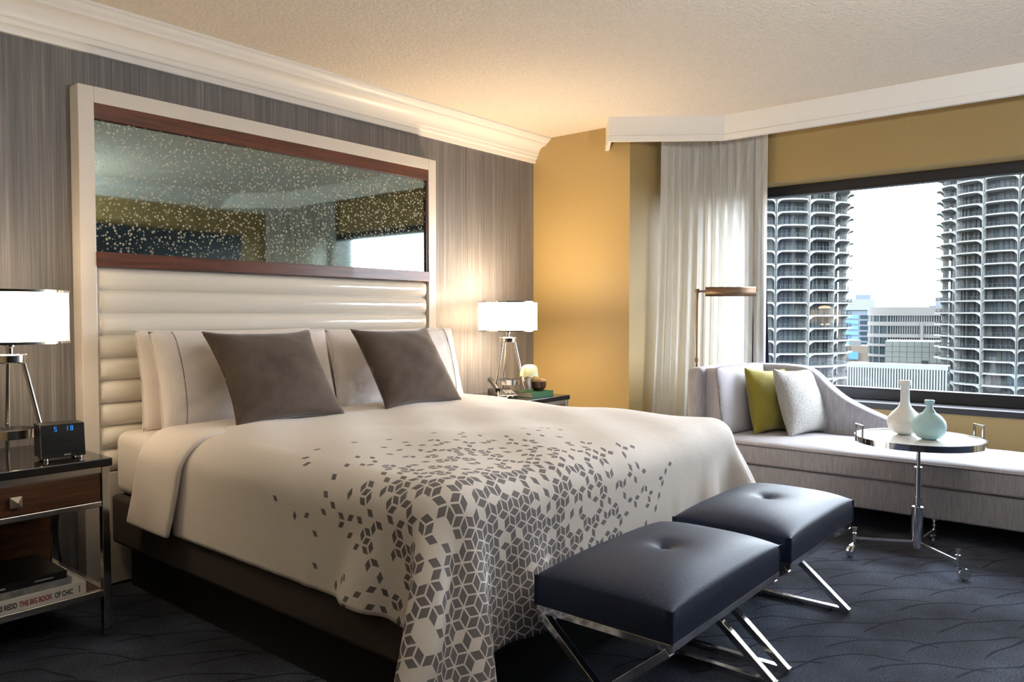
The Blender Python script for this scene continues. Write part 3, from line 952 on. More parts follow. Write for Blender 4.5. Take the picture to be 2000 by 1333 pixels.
cf = MB().grid(cuff_rows(ys)).mesh('turned_back_cuff', off=(DX, DY, DZ), angle=180)
if sum(f.normal.z for f in cf.polygons) < 0: cf.flip_normals()
co = obj('turned_back_cuff', cf, 'bed_linen', du, 'plain white turned-back edge of the duvet')
md = co.modifiers.new('thickness', 'SOLIDIFY'); md.thickness = 0.022; md.offset = 0.0
md = co.modifiers.new('soft', 'SUBSURF'); md.levels = 1; md.render_levels = 1

# ------------------------------------------------------------------ pillows
def pillow_geo(w, h, t, pinch=0.05, n=30, puff=0.5, seed=0, wr=0.006, sag=0.0):
    """local: x width, z height (0..h), y thickness; returns MB"""
    mb = MB()
    for sgn in (1, -1):
        rows = []
        for j in range(n + 1):
            vv = -1 + 2 * j / n; row = []
            for i in range(n + 1):
                uu = -1 + 2 * i / n
                a = math.sin(uu * PI / 2) * 0.5 + uu * 0.5; b = math.sin(vv * PI / 2) * 0.5 + vv * 0.5
                xx = w / 2 * a * (1 - pinch * (1 - b * b) * abs(a) ** 3)
                zz = h / 2 * b * (1 - pinch * (1 - a * a) * abs(b) ** 3)
                th = t / 2 * (max(0, 1 - a * a) * max(0, 1 - b * b)) ** puff
                e_ = max(0, 1 - a ** 6) * max(0, 1 - b ** 6)
                th += wr * fnoise(a * 2.3 + seed, b * 2.9 + seed, seed) * e_
                th *= 1 + sag * (-b)
                row.append((xx, sgn * th, zz + h / 2))
            rows.append(row)
        mb.grid(rows)
    return mb
def edge_loop(w, h, pinch, n=28):
    pts = []
    def pt(a, b): return (w / 2 * a * (1 - pinch * (1 - b * b) * abs(a) ** 3), 0.0, h / 2 * b * (1 - pinch * (1 - a * a) * abs(b) ** 3) + h / 2)
    for i in range(n): pts.append(pt(-1 + 2 * i / n, -1))
    for i in range(n): pts.append(pt(1, -1 + 2 * i / n))
    for i in range(n): pts.append(pt(1 - 2 * i / n, 1))
    for i in range(n + 1): pts.append(pt(-1, 1 - 2 * i / n))
    return pts
def pillow(name, label, cat, loc, rot, w, h, t, mat, pinch=0.05, puff=0.5, seed=1, wr=0.006, seam=True, group=None, seam_mat=None, line_x=None, sag=0.0):
    root = thing(name, label, cat, loc, rot, group)
    P(root, 'cover', pillow_geo(w, h, t, pinch, puff=puff, seed=seed, wr=wr, sag=sag), mat, off=(0, 0, 0), weld=True, angle=180)
    if seam: P(root, 'seam', MB().tube(edge_loop(w, h, pinch), 0.003, 6), seam_mat or mat, off=(0, 0, 0), angle=180)
    if line_x is not None:
        pts = []
        for j in range(27):
            b = -0.985 + 1.97 * j / 26; a = line_x
            th = t / 2 * (max(0, 1 - a * a) * max(0, 1 - b * b)) ** puff * (1 + sag * (-b)) + wr * 0.6
            pts.append((w / 2 * a * (1 - pinch * (1 - b * b) * abs(a) ** 3), -th - 0.001, h / 2 * b * (1 - pinch * (1 - a * a) * abs(b) ** 3) + h / 2))
        P(root, 'stitched_line', MB().tube(pts, 0.0022, 6), 'grey_stitch', off=(0, 0, 0), label='thin grey stitched line')
    return root
R = math.radians
GP = 'white sleeping pillows'
pillow('sleeping_pillow', 'white pillow against the headboard behind the left grey-lined pillow', 'pillow', (1.99, 3.365, 0.698), (R(-9), 0, R(1)), 0.93, 0.44, 0.15, 'pillow_linen', 0.03, 0.42, 1, 0.011, group=GP)
pillow('sleeping_pillow', 'white pillow against the headboard behind the right grey-lined pillow', 'pillow', (2.93, 3.365, 0.698), (R(-9), 0, R(-1)), 0.93, 0.43, 0.15, 'pillow_linen', 0.03, 0.42, 4, 0.011, group=GP)
pillow('sleeping_pillow', 'left front white pillow with a grey line near its outer end', 'pillow', (2.00, 3.205, 0.705), (R(-15), 0, R(1)), 0.93, 0.44, 0.16, 'pillow_linen', 0.03, 0.42, 2, 0.011, group=GP, line_x=-0.80)
pillow('sleeping_pillow', 'right front white pillow with a grey line near its outer end', 'pillow', (2.925, 3.205, 0.705), (R(-15), 0, R(-1)), 0.93, 0.43, 0.16, 'pillow_linen', 0.03, 0.42, 5, 0.011, group=GP, line_x=0.80)
GT = 'taupe velvet cushions'
pillow('velvet_cushion', 'taupe velvet cushion leaning on the left white pillows', 'cushion', (1.945, 2.845, 0.742), (R(-36), 0, R(-1)), 0.54, 0.48, 0.17, 'taupe_velvet', 0.105, 0.5, 7, 0.004, group=GT)
pillow('velvet_cushion', 'taupe velvet cushion leaning on the right white pillows', 'cushion', (2.715, 2.825, 0.742), (R(-36), 0, R(-2)), 0.52, 0.48, 0.17, 'taupe_velvet', 0.105, 0.5, 9, 0.005, group=GT)

# ================================================================== NIGHTSTANDS
def nightstand(x0, x1, label):
    y0, y1, ht = 2.965, 3.495, 0.672
    r = thing('nightstand', label, 'nightstand', ((x0 + x1) / 2, (y0 + y1) / 2, 0), group='walnut and chrome nightstands')
    P(r, 'stone_top', MB().box(x0 - 0.008, x1 + 0.008, y0 - 0.008, y1 + 0.004, ht - 0.03, ht), 'black_stone', bevel=0.003)
    L = 0.028
    for (lx, ly) in ((x0, y0), (x1 - L, y0), (x0, y1 - L), (x1 - L, y1 - L)):
        P(r, 'leg', MB().box(lx, lx + L, ly, ly + L, 0, ht - 0.03), 'chrome', bevel=0.002)
    for z0, z1 in ((0.618, 0.642), (0.492, 0.512), (0.155, 0.180)):
        P(r, 'front_rail', MB().box(x0 + L, x1 - L, y0 + 0.003, y0 + L - 0.003, z0, z1), 'brushed_chrome', bevel=0.0015)
        P(r, 'side_rail', MB().box(x0 + 0.003, x0 + L - 0.003, y0 + L, y1 - L, z0, z1), 'brushed_chrome', bevel=0.0015)
        P(r, 'side_rail', MB().box(x1 - L + 0.003, x1 - 0.003, y0 + L, y1 - L, z0, z1), 'brushed_chrome', bevel=0.0015)
        P(r, 'back_rail', MB().box(x0 + L, x1 - L, y1 - L + 0.003, y1 - 0.003, z0, z1), 'brushed_chrome', bevel=0.0015)
    dr = P(r, 'drawer', MB().box(x0 + L + 0.002, x1 - L - 0.002, y0 + 0.006, y1 - L - 0.005, 0.513, 0.617), 'walnut_drawer', bevel=0.0015)
    cx = (x0 + x1) / 2; z = 0.563
    kn = MB(); s = 0.019
    kn.add([(cx - s, y0 - 0.012, z - s), (cx + s, y0 - 0.012, z - s), (cx + s, y0 - 0.012, z + s), (cx - s, y0 - 0.012, z + s), (cx, y0 - 0.028, z),
            (cx - s, y0 - 0.004, z - s), (cx + s, y0 - 0.004, z - s), (cx + s, y0 - 0.004, z + s), (cx - s, y0 - 0.004, z + s)],
           [(0, 1, 4), (1, 2, 4), (2, 3, 4), (3, 0, 4), (0, 5, 6, 1), (1, 6, 7, 2), (2, 7, 8, 3), (3, 8, 5, 0), (5, 8, 7, 6)])
    kn.box(cx - 0.007, cx + 0.007, y0 - 0.005, y0 + 0.007, z - 0.007, z + 0.007)
    SUB(dr, r, 'pyramid_knob', kn, 'brushed_chrome', smooth=False)
    for a, b in ((x0, x0 + L), (x1 - L, x1)):
        P(r, 'side_panel', MB().box(a + 0.008, b - 0.008, y0 + L, y1 - L, 0.513, 0.617), 'walnut_drawer')
    P(r, 'shelf', MB().box(x0 + L - 0.004, x1 - L + 0.004, y0 + L - 0.005, y1 - L + 0.005, 0.160, 0.178), 'walnut_drawer')
    P(r, 'back_panel', MB().box(x0 + L, x1 - L, y1 - L + 0.006, y1 - 0.012, 0.181, 0.491), 'walnut_drawer')
    return r
nightstand(0.60, 1.222, 'walnut and chrome nightstand left of the bed with books on its shelf')
nightstand(3.535, 4.157, 'walnut and chrome nightstand in the far corner behind the bed')
NT = 0.672

# ================================================================== TABLE LAMPS
def table_lamp(cx, cy, label, rz, watts):
    z0 = NT
    r = thing('table_lamp', label, 'lamp', (cx, cy, z0), (0, 0, rz), 'tripod table lamps')
    o0 = (0, 0, 0)
    zb, zt, rad = 0.425, 0.622, 0.194
    sh = MB().lathe([(rad, zb + 0.008), (rad, zt - 0.008)], n=64)
    P(r, 'shade', sh, 'lampshade_fabric', off=o0, angle=180)
    for z in (zb, zt - 0.009):
        P(r, 'shade_rim', MB().lathe([(rad - 0.002, z), (rad + 0.003, z), (rad + 0.003, z + 0.009), (rad - 0.002, z + 0.009), (rad - 0.002, z)], n=64), 'chrome', off=o0)
    P(r, 'shade_spider', MB().tube([(-rad, 0, zb + 0.012), (rad, 0, zb + 0.012)], 0.0025, 6).tube([(0, -rad, zb + 0.012), (0, rad, zb + 0.012)], 0.0025, 6), 'chrome', off=o0)
    P(r, 'socket', MB().lathe([(0.0, 0.385), (0.012, 0.385), (0.012, 0.41), (0.018, 0.412), (0.018, 0.47), (0.0, 0.47)], n=20), 'chrome', off=o0)
    P(r, 'bulb', MB().lathe([(0.001, 0.475), (0.014, 0.476), (0.018, 0.495), (0.030, 0.52), (0.030, 0.54), (0.018, 0.558), (0.001, 0.563)], n=20), 'bulb', off=o0)
    P(r, 'hub', MB().lathe([(0.0, 0.352), (0.052, 0.352), (0.056, 0.356), (0.056, 0.382), (0.052, 0.386), (0.0, 0.386)], n=36), 'chrome', off=o0)
    for q in range(3):
        a = q * 2 * PI / 3
        tb = (0.045 * math.cos(a), 0.045 * math.sin(a), 0.360); bt = (0.125 * math.cos(a), 0.125 * math.sin(a), 0.0)
        P(r, 'leg', MB().tube([bt, tb], [0.0085, 0.0085], 12), 'chrome', off=o0)
    P(r, 'acrylic_disc', MB().lathe([(0.0, 0.072), (0.070, 0.072), (0.076, 0.076), (0.076, 0.104), (0.070, 0.108), (0.0, 0.108)], n=40), 'clear_acrylic', off=o0)
    P(r, 'disc_band', MB().lathe([(0.077, 0.074), (0.079, 0.074), (0.079, 0.106), (0.077, 0.106), (0.077, 0.074)], n=40), 'brushed_chrome', off=o0)
    ld = bpy.data.lights.new('lamp_bulb_light', 'POINT'); ld.energy = watts; ld.color = (1.0, 0.75, 0.48); ld.shadow_soft_size = 0.13
    lo = bpy.data.objects.new('lamp_bulb_light', ld); COL.objects.link(lo); lo.parent = r; lo.location = (0, 0, 0.53)
    return r
table_lamp(0.992, 3.25, 'chrome tripod table lamp with glowing drum shade, cut off at the left edge', R(-40), LAMP_LEFT_W)
table_lamp(3.88, 3.26, 'chrome tripod table lamp with glowing drum shade in the far corner', R(-65), LAMP_W)

# ================================================================== LEFT NIGHTSTAND ITEMS
ck = thing('alarm_clock', 'black alarm clock with blue digits on the left nightstand', 'clock', (1.098, 3.085, NT), (0, 0, R(-7)))
P(ck, 'body', MB().prism([(-0.055, 0.012), (0.058, 0.012), (0.058, 0.132), (-0.040, 0.132)], 'x', -0.072, 0.072), 'black_plastic', off=(0, 0, 0), bevel=0.002)
P(ck, 'edge_trim', MB().prism([(-0.0575, 0.011), (-0.052, 0.011), (-0.037, 0.133), (-0.0425, 0.133)], 'x', -0.0735, -0.071), 'brushed_chrome', off=(0, 0, 0))
def front_y(z): return -0.055 + (z - 0.012) / 0.120 * 0.015
for i in range(5):
    z = 0.026 + i * 0.0135
    P(ck, 'speaker_slat', MB().box(-0.064, 0.064, front_y(z) - 0.0015, front_y(z) + 0.004, z, z + 0.0085), 'black_rubber', off=(0, 0, 0))
for fx in (-0.055, 0.055):
    for fy in (-0.04, 0.045):
        P(ck, 'foot', MB().lathe([(0.0, 0), (0.008, 0), (0.009, 0.006), (0.007, 0.013), (0.0, 0.013)], (fx, fy, 0), 14), 'chrome', off=(0, 0, 0))
SEG = {'1': 'bc', '5': 'afgcd', '8': 'abcdefg'}
def digit(ch, x, z, s):
    mb = MB(); w, h = 0.5 * s, s
    rects = {'a': (0, w, h - .12 * s, h), 'd': (0, w, 0, .12 * s), 'g': (0, w, h / 2 - .06 * s, h / 2 + .06 * s), 'b': (w - .12 * s, w, h / 2, h), 'c': (w - .12 * s, w, 0, h / 2), 'f': (0, .12 * s, h / 2, h), 'e': (0, .12 * s, 0, h / 2)}
    for c_ in SEG[ch]:
        x0, x1, z0, z1 = rects[c_]; y = front_y(z + (z0 + z1) / 2)
        mb.box(x + x0, x + x1, y - 0.0012, y + 0.0015, z + z0, z + z1)
    return mb
for ch, x in (('5', -0.028), ('1', 0.008), ('8', 0.025)):
    P(ck, 'digit', digit(ch, x, 0.107, 0.017), 'blue_digit', off=(0, 0, 0), smooth=False)
P(ck, 'badge', MB().box(0.000, 0.022, front_y(0.022) - 0.002, front_y(0.022), 0.0185, 0.0235), 'letter_silver', off=(0, 0, 0))

def text_mesh(s, size, bold=0.0):
    cu_ = bpy.data.curves.new('lettering', 'FONT'); cu_.body = s; cu_.size = size; cu_.offset = bold; cu_.extrude = 0.0004
    t = bpy.data.objects.new('lettering_tmp', cu_); COL.objects.link(t)
    bpy.context.view_layer.update()
    me_ = bpy.data.meshes.new_from_object(t.evaluated_get(bpy.context.evaluated_depsgraph_get()))
    bpy.data.objects.remove(t, do_unlink=True); bpy.data.curves.remove(cu_)
    return me_
def spine_text(root, s, size, mat, x_right, z, y, xscale=1.0, bold=0.0):
    """lettering on a -Y facing spine; ends at x_right (root local)"""
    me_ = text_mesh(s, size, bold)
    xs = [v_.co.x for v_ in me_.vertices]; w0, w1 = min(xs), max(xs)
    for v_ in me_.vertices:
        a, b, c_ = v_.co; v_.co = (x_right - (w1 - a) * xscale, y - c_, z + b)
    obj('spine_lettering', me_, mat, root)
    return x_right - (w1 - w0) * xscale
def book(label, x0, x1, y0, y1, z0, z1, cover, rz=0, spine_side='y', group=None, pages='page_paper'):
    c_ = ((x0 + x1) / 2, (y0 + y1) / 2, z0)
    r = thing('book', label, 'book', c_, (0, 0, rz), group)
    a, b, h = (x1 - x0) / 2, (y1 - y0) / 2, z1 - z0
    t = 0.0025
    cv = MB().box(-a, a, -b, b, 0, t).box(-a, a, -b, b, h - t, h).box(-a, a, -b, -b + t, t, h - t)
    P(r, 'cover', cv, cover, off=(0, 0, 0), smooth=False)
    P(r, 'pages', MB().box(-a + 0.004, a - 0.004, -b + t, b - 0.004, t, h - t), pages, off=(0, 0, 0), smooth=False)
    return r, a, b, h
GB = 'books on the left nightstand shelf'
SH = 0.1785
r1, a, b, h = book('thick white book with red and black lettering at the bottom of the stack', 0.66, 1.140, 2.985, 3.31, SH, SH + 0.046, 'book_white', group=GB)
e1 = spine_text(r1, 'OF CHIC', 0.0265, 'letter_black', a - 0.045, 0.012, -b - 0.0006, 0.57, 0.0006)
e1 = spine_text(r1, 'THE BIG BOOK ', 0.0265, 'letter_red', e1 - 0.008, 0.012, -b - 0.0006, 0.57, 0.0006)
e1 = spine_text(r1, 'MILES REDD ', 0.0265, 'letter_black', e1 - 0.008, 0.012, -b - 0.0006, 0.57, 0.0006)
P(r1, 'imprint_mark', MB().box(a - 0.024, a - 0.021, -b - 0.001, -b, 0.010, 0.036), 'letter_red', off=(0, 0, 0))
r2, a, b, h = book('grey photographic-spine book in the middle of the stack', 0.64, 1.096, 2.995, 3.29, SH + 0.046, SH + 0.070, 'book_photo_grey', group=GB)
r3, a, b, h = book('black book on top of the nightstand shelf stack', 0.60, 1.082, 3.000, 3.30, SH + 0.070, SH + 0.098, 'book_black', group=GB, pages='book_black')
P(r3, 'spine_mark', MB().box(a - 0.105, a - 0.045, -b - 0.0008, -b, 0.011, 0.015), 'letter_silver', off=(0, 0, 0))
P(r3, 'spine_mark', MB().box(a - 0.245, a - 0.195, -b - 0.0008, -b, 0.010, 0.015), 'letter_silver', off=(0, 0, 0))
P(r3, 'spine_mark', MB().box(a - 0.345, a - 0.305, -b - 0.0008, -b, 0.008, 0.018), 'letter_silver', off=(0, 0, 0))
cb = obj('power_cord', MB().tube([tuple(p) for p in catmull([(1.262, 3.565, 0.60), (1.262, 3.56, 0.42), (1.240, 3.535, 0.30), (1.243, 3.53, 0.20), (1.262, 3.54, 0.10), (1.27, 3.53, 0.012), (1.28, 3.42, 0.008)], 50)], 0.005, 8).mesh('power_cord'), 'black_rubber')
tag(cb, 'black power cord hanging behind the left nightstand', 'cord')

# ================================================================== RIGHT NIGHTSTAND ITEMS
ph = thing('telephone', 'black desk telephone on the far nightstand', 'telephone', (3.71, 3.16, NT), (0, 0, R(-35)))
P(ph, 'base', MB().prism([(-0.10, 0), (0.10, 0), (0.10, 0.058), (-0.10, 0.028)], 'x', -0.075, 0.075), 'black_plastic', off=(0, 0, 0), bevel=0.004)
hs = MB()
hs.tube([(-0.055, -0.09, 0.060), (-0.055, -0.05, 0.074), (-0.055, 0.05, 0.098), (-0.055, 0.115, 0.112)], [0.016, 0.014, 0.014, 0.017], 12)
P(ph, 'handset', hs, 'black_plastic', off=(0, 0, 0))
for i in range(3):
    for j in range(4):
        P(ph, 'key', MB().box(0.0 + i * 0.022, 0.016 + i * 0.022, -0.07 + j * 0.022, -0.055 + j * 0.022, 0.030 + j * 0.003, 0.042 + j * 0.003), 'letter_silver', off=(0, 0, 0))
P(ph, 'coiled_cord', MB().tube([tuple(p) for p in catmull([(-0.055, -0.095, 0.055), (-0.06, -0.13, 0.02), (-0.03, -0.15, 0.012), (0.01, -0.13, 0.03), (0.04, -0.105, 0.02)], 30)], 0.0035, 8), 'page_paper', off=(0, 0, 0))

gb, a, b, h = book('green cloth book on the far nightstand under the wooden bowl', 3.845, 4.06, 3.02, 3.15, NT, NT + 0.035, 'green_cloth', rz=R(-2))
bw = thing('wooden_bowl', 'small dark wooden bowl with a pale rim on the green book', 'bowl', (3.985, 3.085, NT + 0.035))
P(bw, 'bowl_wall', MB().lathe([(0.001, 0), (0.030, 0), (0.034, 0.006), (0.050, 0.022), (0.053, 0.058), (0.048, 0.058), (0.045, 0.026), (0.001, 0.012)], n=28), 'dark_bowl_wood', off=(0, 0, 0))
P(bw, 'pale_lid', MB().lathe([(0.048, 0.058), (0.050, 0.064), (0.044, 0.074), (0.001, 0.077)], n=28), 'pale_bowl_rim', off=(0, 0, 0))
fv = thing('bud_vase', 'small glass holding a pale green flower beside the far lamp', 'vase', (3.915, 3.105, NT + 0.035))
P(fv, 'glass', MB().lathe([(0.001, 0), (0.017, 0), (0.018, 0.004), (0.018, 0.085), (0.0165, 0.085), (0.0165, 0.006), (0.001, 0.006)], n=20), 'clear_acrylic', off=(0, 0, 0))
P(fv, 'stem', MB().tube([(0, 0, 0.01), (0.004, 0, 0.06), (0.0, 0, 0.12)], 0.003, 8), 'leaf_green', off=(0, 0, 0))
for q in range(7):
    a_ = q * 2 * PI / 7
    rows = []
    for j in range(6):
        t = j / 5; rr_ = 0.006 + 0.052 * math.sin(t * PI / 2); zz = 0.175 - 0.075 * t ** 2.2
        wd = 0.030 * math.sin(min(1, t * 1.25 + 0.15) * PI * 0.62)
        rows.append([(rr_ * math.cos(a_) - s_ * wd * math.sin(a_), rr_ * math.sin(a_) + s_ * wd * math.cos(a_), zz - 0.010 * s_ * s_ * t) for s_ in (-1, -0.5, 0, 0.5, 1)])
    P(fv, 'petal', MB().grid(rows), 'flower_petal', off=(0, 0, 0), angle=180)
P(fv, 'leaf', MB().grid([[(0.0, -0.012, 0.10), (0.0, 0.012, 0.10)], [(-0.04, -0.016, 0.105), (-0.04, 0.016, 0.105)], [(-0.072, -0.003, 0.085), (-0.072, 0.003, 0.085)]]), 'leaf_green', off=(0, 0, 0))

# ================================================================== CHAISE
CX0, CX1, CY0, CY1 = 4.50, 5.26, 0.10, 2.28
ch = thing('chaise_lounge', 'grey upholstered chaise lounge with a swooping back under the window', 'chaise', ((CX0 + CX1) / 2, (CY0 + CY1) / 2, 0))
P(ch, 'base', MB().box(CX0, CX1, CY0, CY1 - 0.11, 0.125, 0.292), 'chaise_fabric', bevel=0.012, seg=3)
def seat():
    rows = []; nxx, nyy = 18, 50
    x0, x1, y0, y1 = CX0 - 0.006, CX1 - 0.125, CY0, CY1 - 0.115
    top = []; 
    for i in range(nxx + 1):
        row = []
        for j in range(nyy + 1):
            a = -1 + 2 * i / nxx; b = -1 + 2 * j / nyy
            ea = math.copysign(1 - (1 - abs(a)) ** 1.6, a); eb = math.copysign(1 - (1 - abs(b)) ** 1.3, b)
            zz = 0.412 + 0.034 * (max(0, 1 - abs(ea) ** 5) * max(0, 1 - abs(eb) ** 14)) ** 0.5 + 0.003 * fnoise(i * .3, j * .2, 1)
            row.append((x0 + (x1 - x0) * (ea + 1) / 2, y0 + (y1 - y0) * (eb + 1) / 2, zz))
        top.append(row)
    return top, (x0, x1, y0, y1)
top, (sx0, sx1, sy0, sy1) = seat()
sm = MB().grid(top)
bot = [[(x, y, 0.300) for x, y, z in row] for row in top]
for seq in ([top[0], bot[0]], [top[-1], bot[-1]], [[r_[0] for r_ in top], [r_[0] for r_ in bot]], [[r_[-1] for r_ in top], [r_[-1] for r_ in bot]]): sm.grid(seq)
sm.grid(bot)
st = P(ch, 'seat_cushion', sm, 'chaise_fabric', weld=True, angle=50)
for z in (0.412, 0.303):
    SUB(st, ch, 'piping', MB().tube([(sx1, sy1, z), (sx0, sy1, z), (sx0, sy0, z), (sx1, sy0, z)], 0.0055, 8), 'chaise_piping')
P(ch, 'head_arm', MB().box(CX0 + 0.0, CX1, CY1 - 0.11, CY1, 0.125, 0.868), 'chaise_fabric', bevel=0.035, seg=4)
bp = [(CY1 - 0.112, 0.30), (CY1 - 0.112, 0.868)]
ctl = [(1.90, 0.872), (1.76, 0.862), (1.68, 0.825), (1.60, 0.750), (1.50, 0.672), (1.38, 0.612), (1.25, 0.560), (1.10, 0.505), (0.96, 0.462), (0.86, 0.44)]
bp += [tuple(p) for p in catmull(ctl, 28)] + [(0.86, 0.30)]
P(ch, 'swoop_back', MB().prism(bp, 'x', CX1 - 0.12, CX1), 'chaise_fabric', bevel=0.022, seg=3)
for lx, ly in ((CX0 + 0.12, CY0 + 0.15), (CX1 - 0.08, CY0 + 0.15), (CX0 + 0.12, CY1 - 0.2), (CX1 - 0.08, CY1 - 0.2)):
    P(ch, 'leg', MB().lathe([(0.018, 0), (0.026, 0.126)], (lx, ly, 0), 14), 'soot_black')

# loose cushions on the chaise
bc = thing('box_cushion', 'pale grey piped box cushion against the arm of the chaise', 'cushion', (4.86, 2.075, 0.440), (R(-7), 0, R(-6)))
def box_cushion(w, h, t):
    mb = MB(); n = 20; F = []
    for sgn in (-1, 1):
        rows = []
        for j in range(n + 1):
            b = -1 + 2 * j / n; row = []
            for i in range(n + 1):
                a = -1 + 2 * i / n
                ea, eb = math.copysign(1 - (1 - abs(a)) ** 1.5, a), math.copysign(1 - (1 - abs(b)) ** 1.5, b)
                cr = 1 - 0.03 * (ea * ea * eb * eb) ** 4
                row.append((w / 2 * ea * cr, sgn * (t / 2 + 0.030 * (max(0, 1 - ea ** 4) * max(0, 1 - eb ** 4)) ** 0.6 + 0.003 * fnoise(ea * 2, eb * 2, sgn)), h / 2 + h / 2 * eb * cr))
            rows.append(row)
        F.append(rows); mb.grid(rows)
    A, B = F
    for q in (lambda r_: r_[0], lambda r_: r_[-1], lambda r_: [x_[0] for x_ in r_], lambda r_: [x_[-1] for x_ in r_]):
        mb.grid([q(A), q(B)])
    loops = [r_[0] + [x_[-1] for x_ in r_] + r_[-1][::-1] + [x_[0] for x_ in r_][::-1] for r_ in F]
    return mb, loops
bcm, loops = box_cushion(0.62, 0.43, 0.125)
P(bc, 'cover', bcm, 'chaise_cushion_fabric', off=(0, 0, 0), weld=True, angle=60)
for lp in loops: P(bc, 'piping', MB().tube(lp, 0.0045, 6), 'chaise_piping', off=(0, 0, 0))
pillow('olive_cushion', 'olive yellow cushion between the grey box cushion and the white one', 'cushion', (4.925, 1.850, 0.436), (R(-13), R(2), R(-16)), 0.44, 0.43, 0.16, 'olive_linen', 0.11, 0.42, 11, 0.006)
pillow('boucle_cushion', 'nubby white cushion propped in front of the olive cushion', 'cushion', (4.975, 1.655, 0.436), (R(-17), R(1), R(-12)), 0.45, 0.44, 0.16, 'white_boucle', 0.10, 0.42, 13, 0.004)

# ================================================================== FLOOR LAMP
flp = thing('floor_lamp', 'slim brass reading lamp behind the chaise', 'lamp', (4.86, 2.385, 0))
P(flp, 'base', MB().lathe([(0.001, 0), (0.085, 0), (0.088, 0.006), (0.08, 0.018), (0.012, 0.024), (0.008, 0.04)], (4.86, 2.385, 0), 32), 'brass')
P(flp, 'pole', MB().tube([(4.86, 2.385, 0.02), (4.86, 2.385, 1.372)], 0.0085, 12), 'brass')
P(flp, 'collar', MB().lathe([(0.001, 0.88), (0.014, 0.88), (0.014, 0.91), (0.001, 0.91)], (4.86, 2.385, 0), 16), 'brass')
dvec = Vector((0.50, -0.866, 0)).normalized(); p0 = Vector((4.86, 2.385, 1.367))
P(flp, 'arm', MB().tube([tuple(p0 - dvec * 0.012), tuple(p0 + dvec * 0.075)], 0.008, 10), 'brass')
P(flp, 'swivel', MB().lathe([(0.001, 1.355), (0.014, 1.355), (0.014, 1.384), (0.001, 1.384)], (4.86, 2.385, 0), 16), 'brass')
nvec = Vector((-dvec.y, dvec.x, 0))
shd = MB(); rows = []
for q in range(13):
    t = PI * (q / 12); off = nvec * (0.038 * math.copysign(abs(math.cos(t)) ** 0.6, math.cos(t))) + Vector((0, 0, 0.064 * math.sin(t) ** 0.6 - 0.034))
    rows.append([tuple(p0 + dvec * 0.055 + off), tuple(p0 + dvec * 0.385 + off)])
shd.grid(rows)
n0 = len(shd.v)
shd.add([r_[0] for r_ in rows], [tuple(range(13))]); shd.add([r_[1] for r_ in rows], [tuple(range(13))])
so = P(flp, 'half_round_shade', shd, 'brass', angle=40)
md = so.modifiers.new('sheet', 'SOLIDIFY'); md.thickness = 0.002
P(flp, 'tube_bulb', MB().tube([tuple(p0 + dvec * 0.09 + Vector((0, 0, 0.002))), tuple(p0 + dvec * 0.35 + Vector((0, 0, 0.002)))], 0.010, 10), 'page_paper')
P(flp, 'end_knob', MB().tube([tuple(p0 + dvec * 0.385 + Vector((0, 0, 0.006))), tuple(p0 + dvec * 0.395 + Vector((0, 0, 0.006)))], 0.008, 10), 'brass')

# ================================================================== TRAY TABLE
tx, ty, tz = 4.135, 0.85, 0.602
tt = thing('tray_table', 'round chrome tray table with a white top and three casters', 'table', (tx, ty, 0))
P(tt, 'tray_top', MB().lathe([(0.001, tz - 0.012), (0.280, tz - 0.012), (0.280, tz), (0.001, tz)], (tx, ty, 0), 64), 'white_marble')
P(tt, 'tray_rim', MB().lathe([(0.280, tz - 0.024), (0.288, tz - 0.024), (0.288, tz + 0.006), (0.280, tz + 0.006), (0.280, tz - 0.024)], (tx, ty, 0), 64), 'chrome')
P(tt, 'tray_plate', MB().lathe([(0.001, tz - 0.020), (0.279, tz - 0.020), (0.279, tz - 0.013), (0.001, tz - 0.013)], (tx, ty, 0), 48), 'brushed_chrome')
RTv = Vector((RT.x, RT.y, 0))
for sgn in (-1, 1):
    c0 = Vector((tx, ty, 0)) + RTv * (0.292 * sgn) ; dv = Vector((FW.x, FW.y, 0)) * 0.034
    hm = MB()
    for e_ in (-1, 1): hm.bar(tuple(c0 + dv * e_ + Vector((0, 0, tz - 0.02))), tuple(c0 + dv * e_ + Vector((0, 0, tz + 0.062))), 0.012, 0.006, up=tuple(RTv))
    hm.bar(tuple(c0 - dv * 1.17 + Vector((0, 0, tz + 0.064))), tuple(c0 + dv * 1.17 + Vector((0, 0, tz + 0.064))), 0.008, 0.007)
    P(tt, 'tray_handle', hm, 'chrome', bevel=0.001)
P(tt, 'upper_post', MB().lathe([(0.009, 0.44), (0.009, tz - 0.02)], (tx, ty, 0), 20), 'chrome')
P(tt, 'post_collar', MB().lathe([(0.009, 0.452), (0.018, 0.452), (0.018, 0.460), (0.009, 0.460)], (tx, ty, 0), 20), 'chrome')
P(tt, 'middle_post', MB().lathe([(0.014, 0.26), (0.014, 0.455)], (tx, ty, 0), 20), 'chrome')
P(tt, 'post_sleeve', MB().lathe([(0.014, 0.315), (0.0175, 0.315), (0.0175, 0.27), (0.02, 0.268), (0.028, 0.266), (0.028, 0.258)], (tx, ty, 0), 20), 'chrome')
P(tt, 'lower_post', MB().lathe([(0.001, 0.062), (0.024, 0.062), (0.027, 0.12), (0.029, 0.18), (0.026, 0.258), (0.001, 0.258)], (tx, ty, 0), 24), 'chrome')
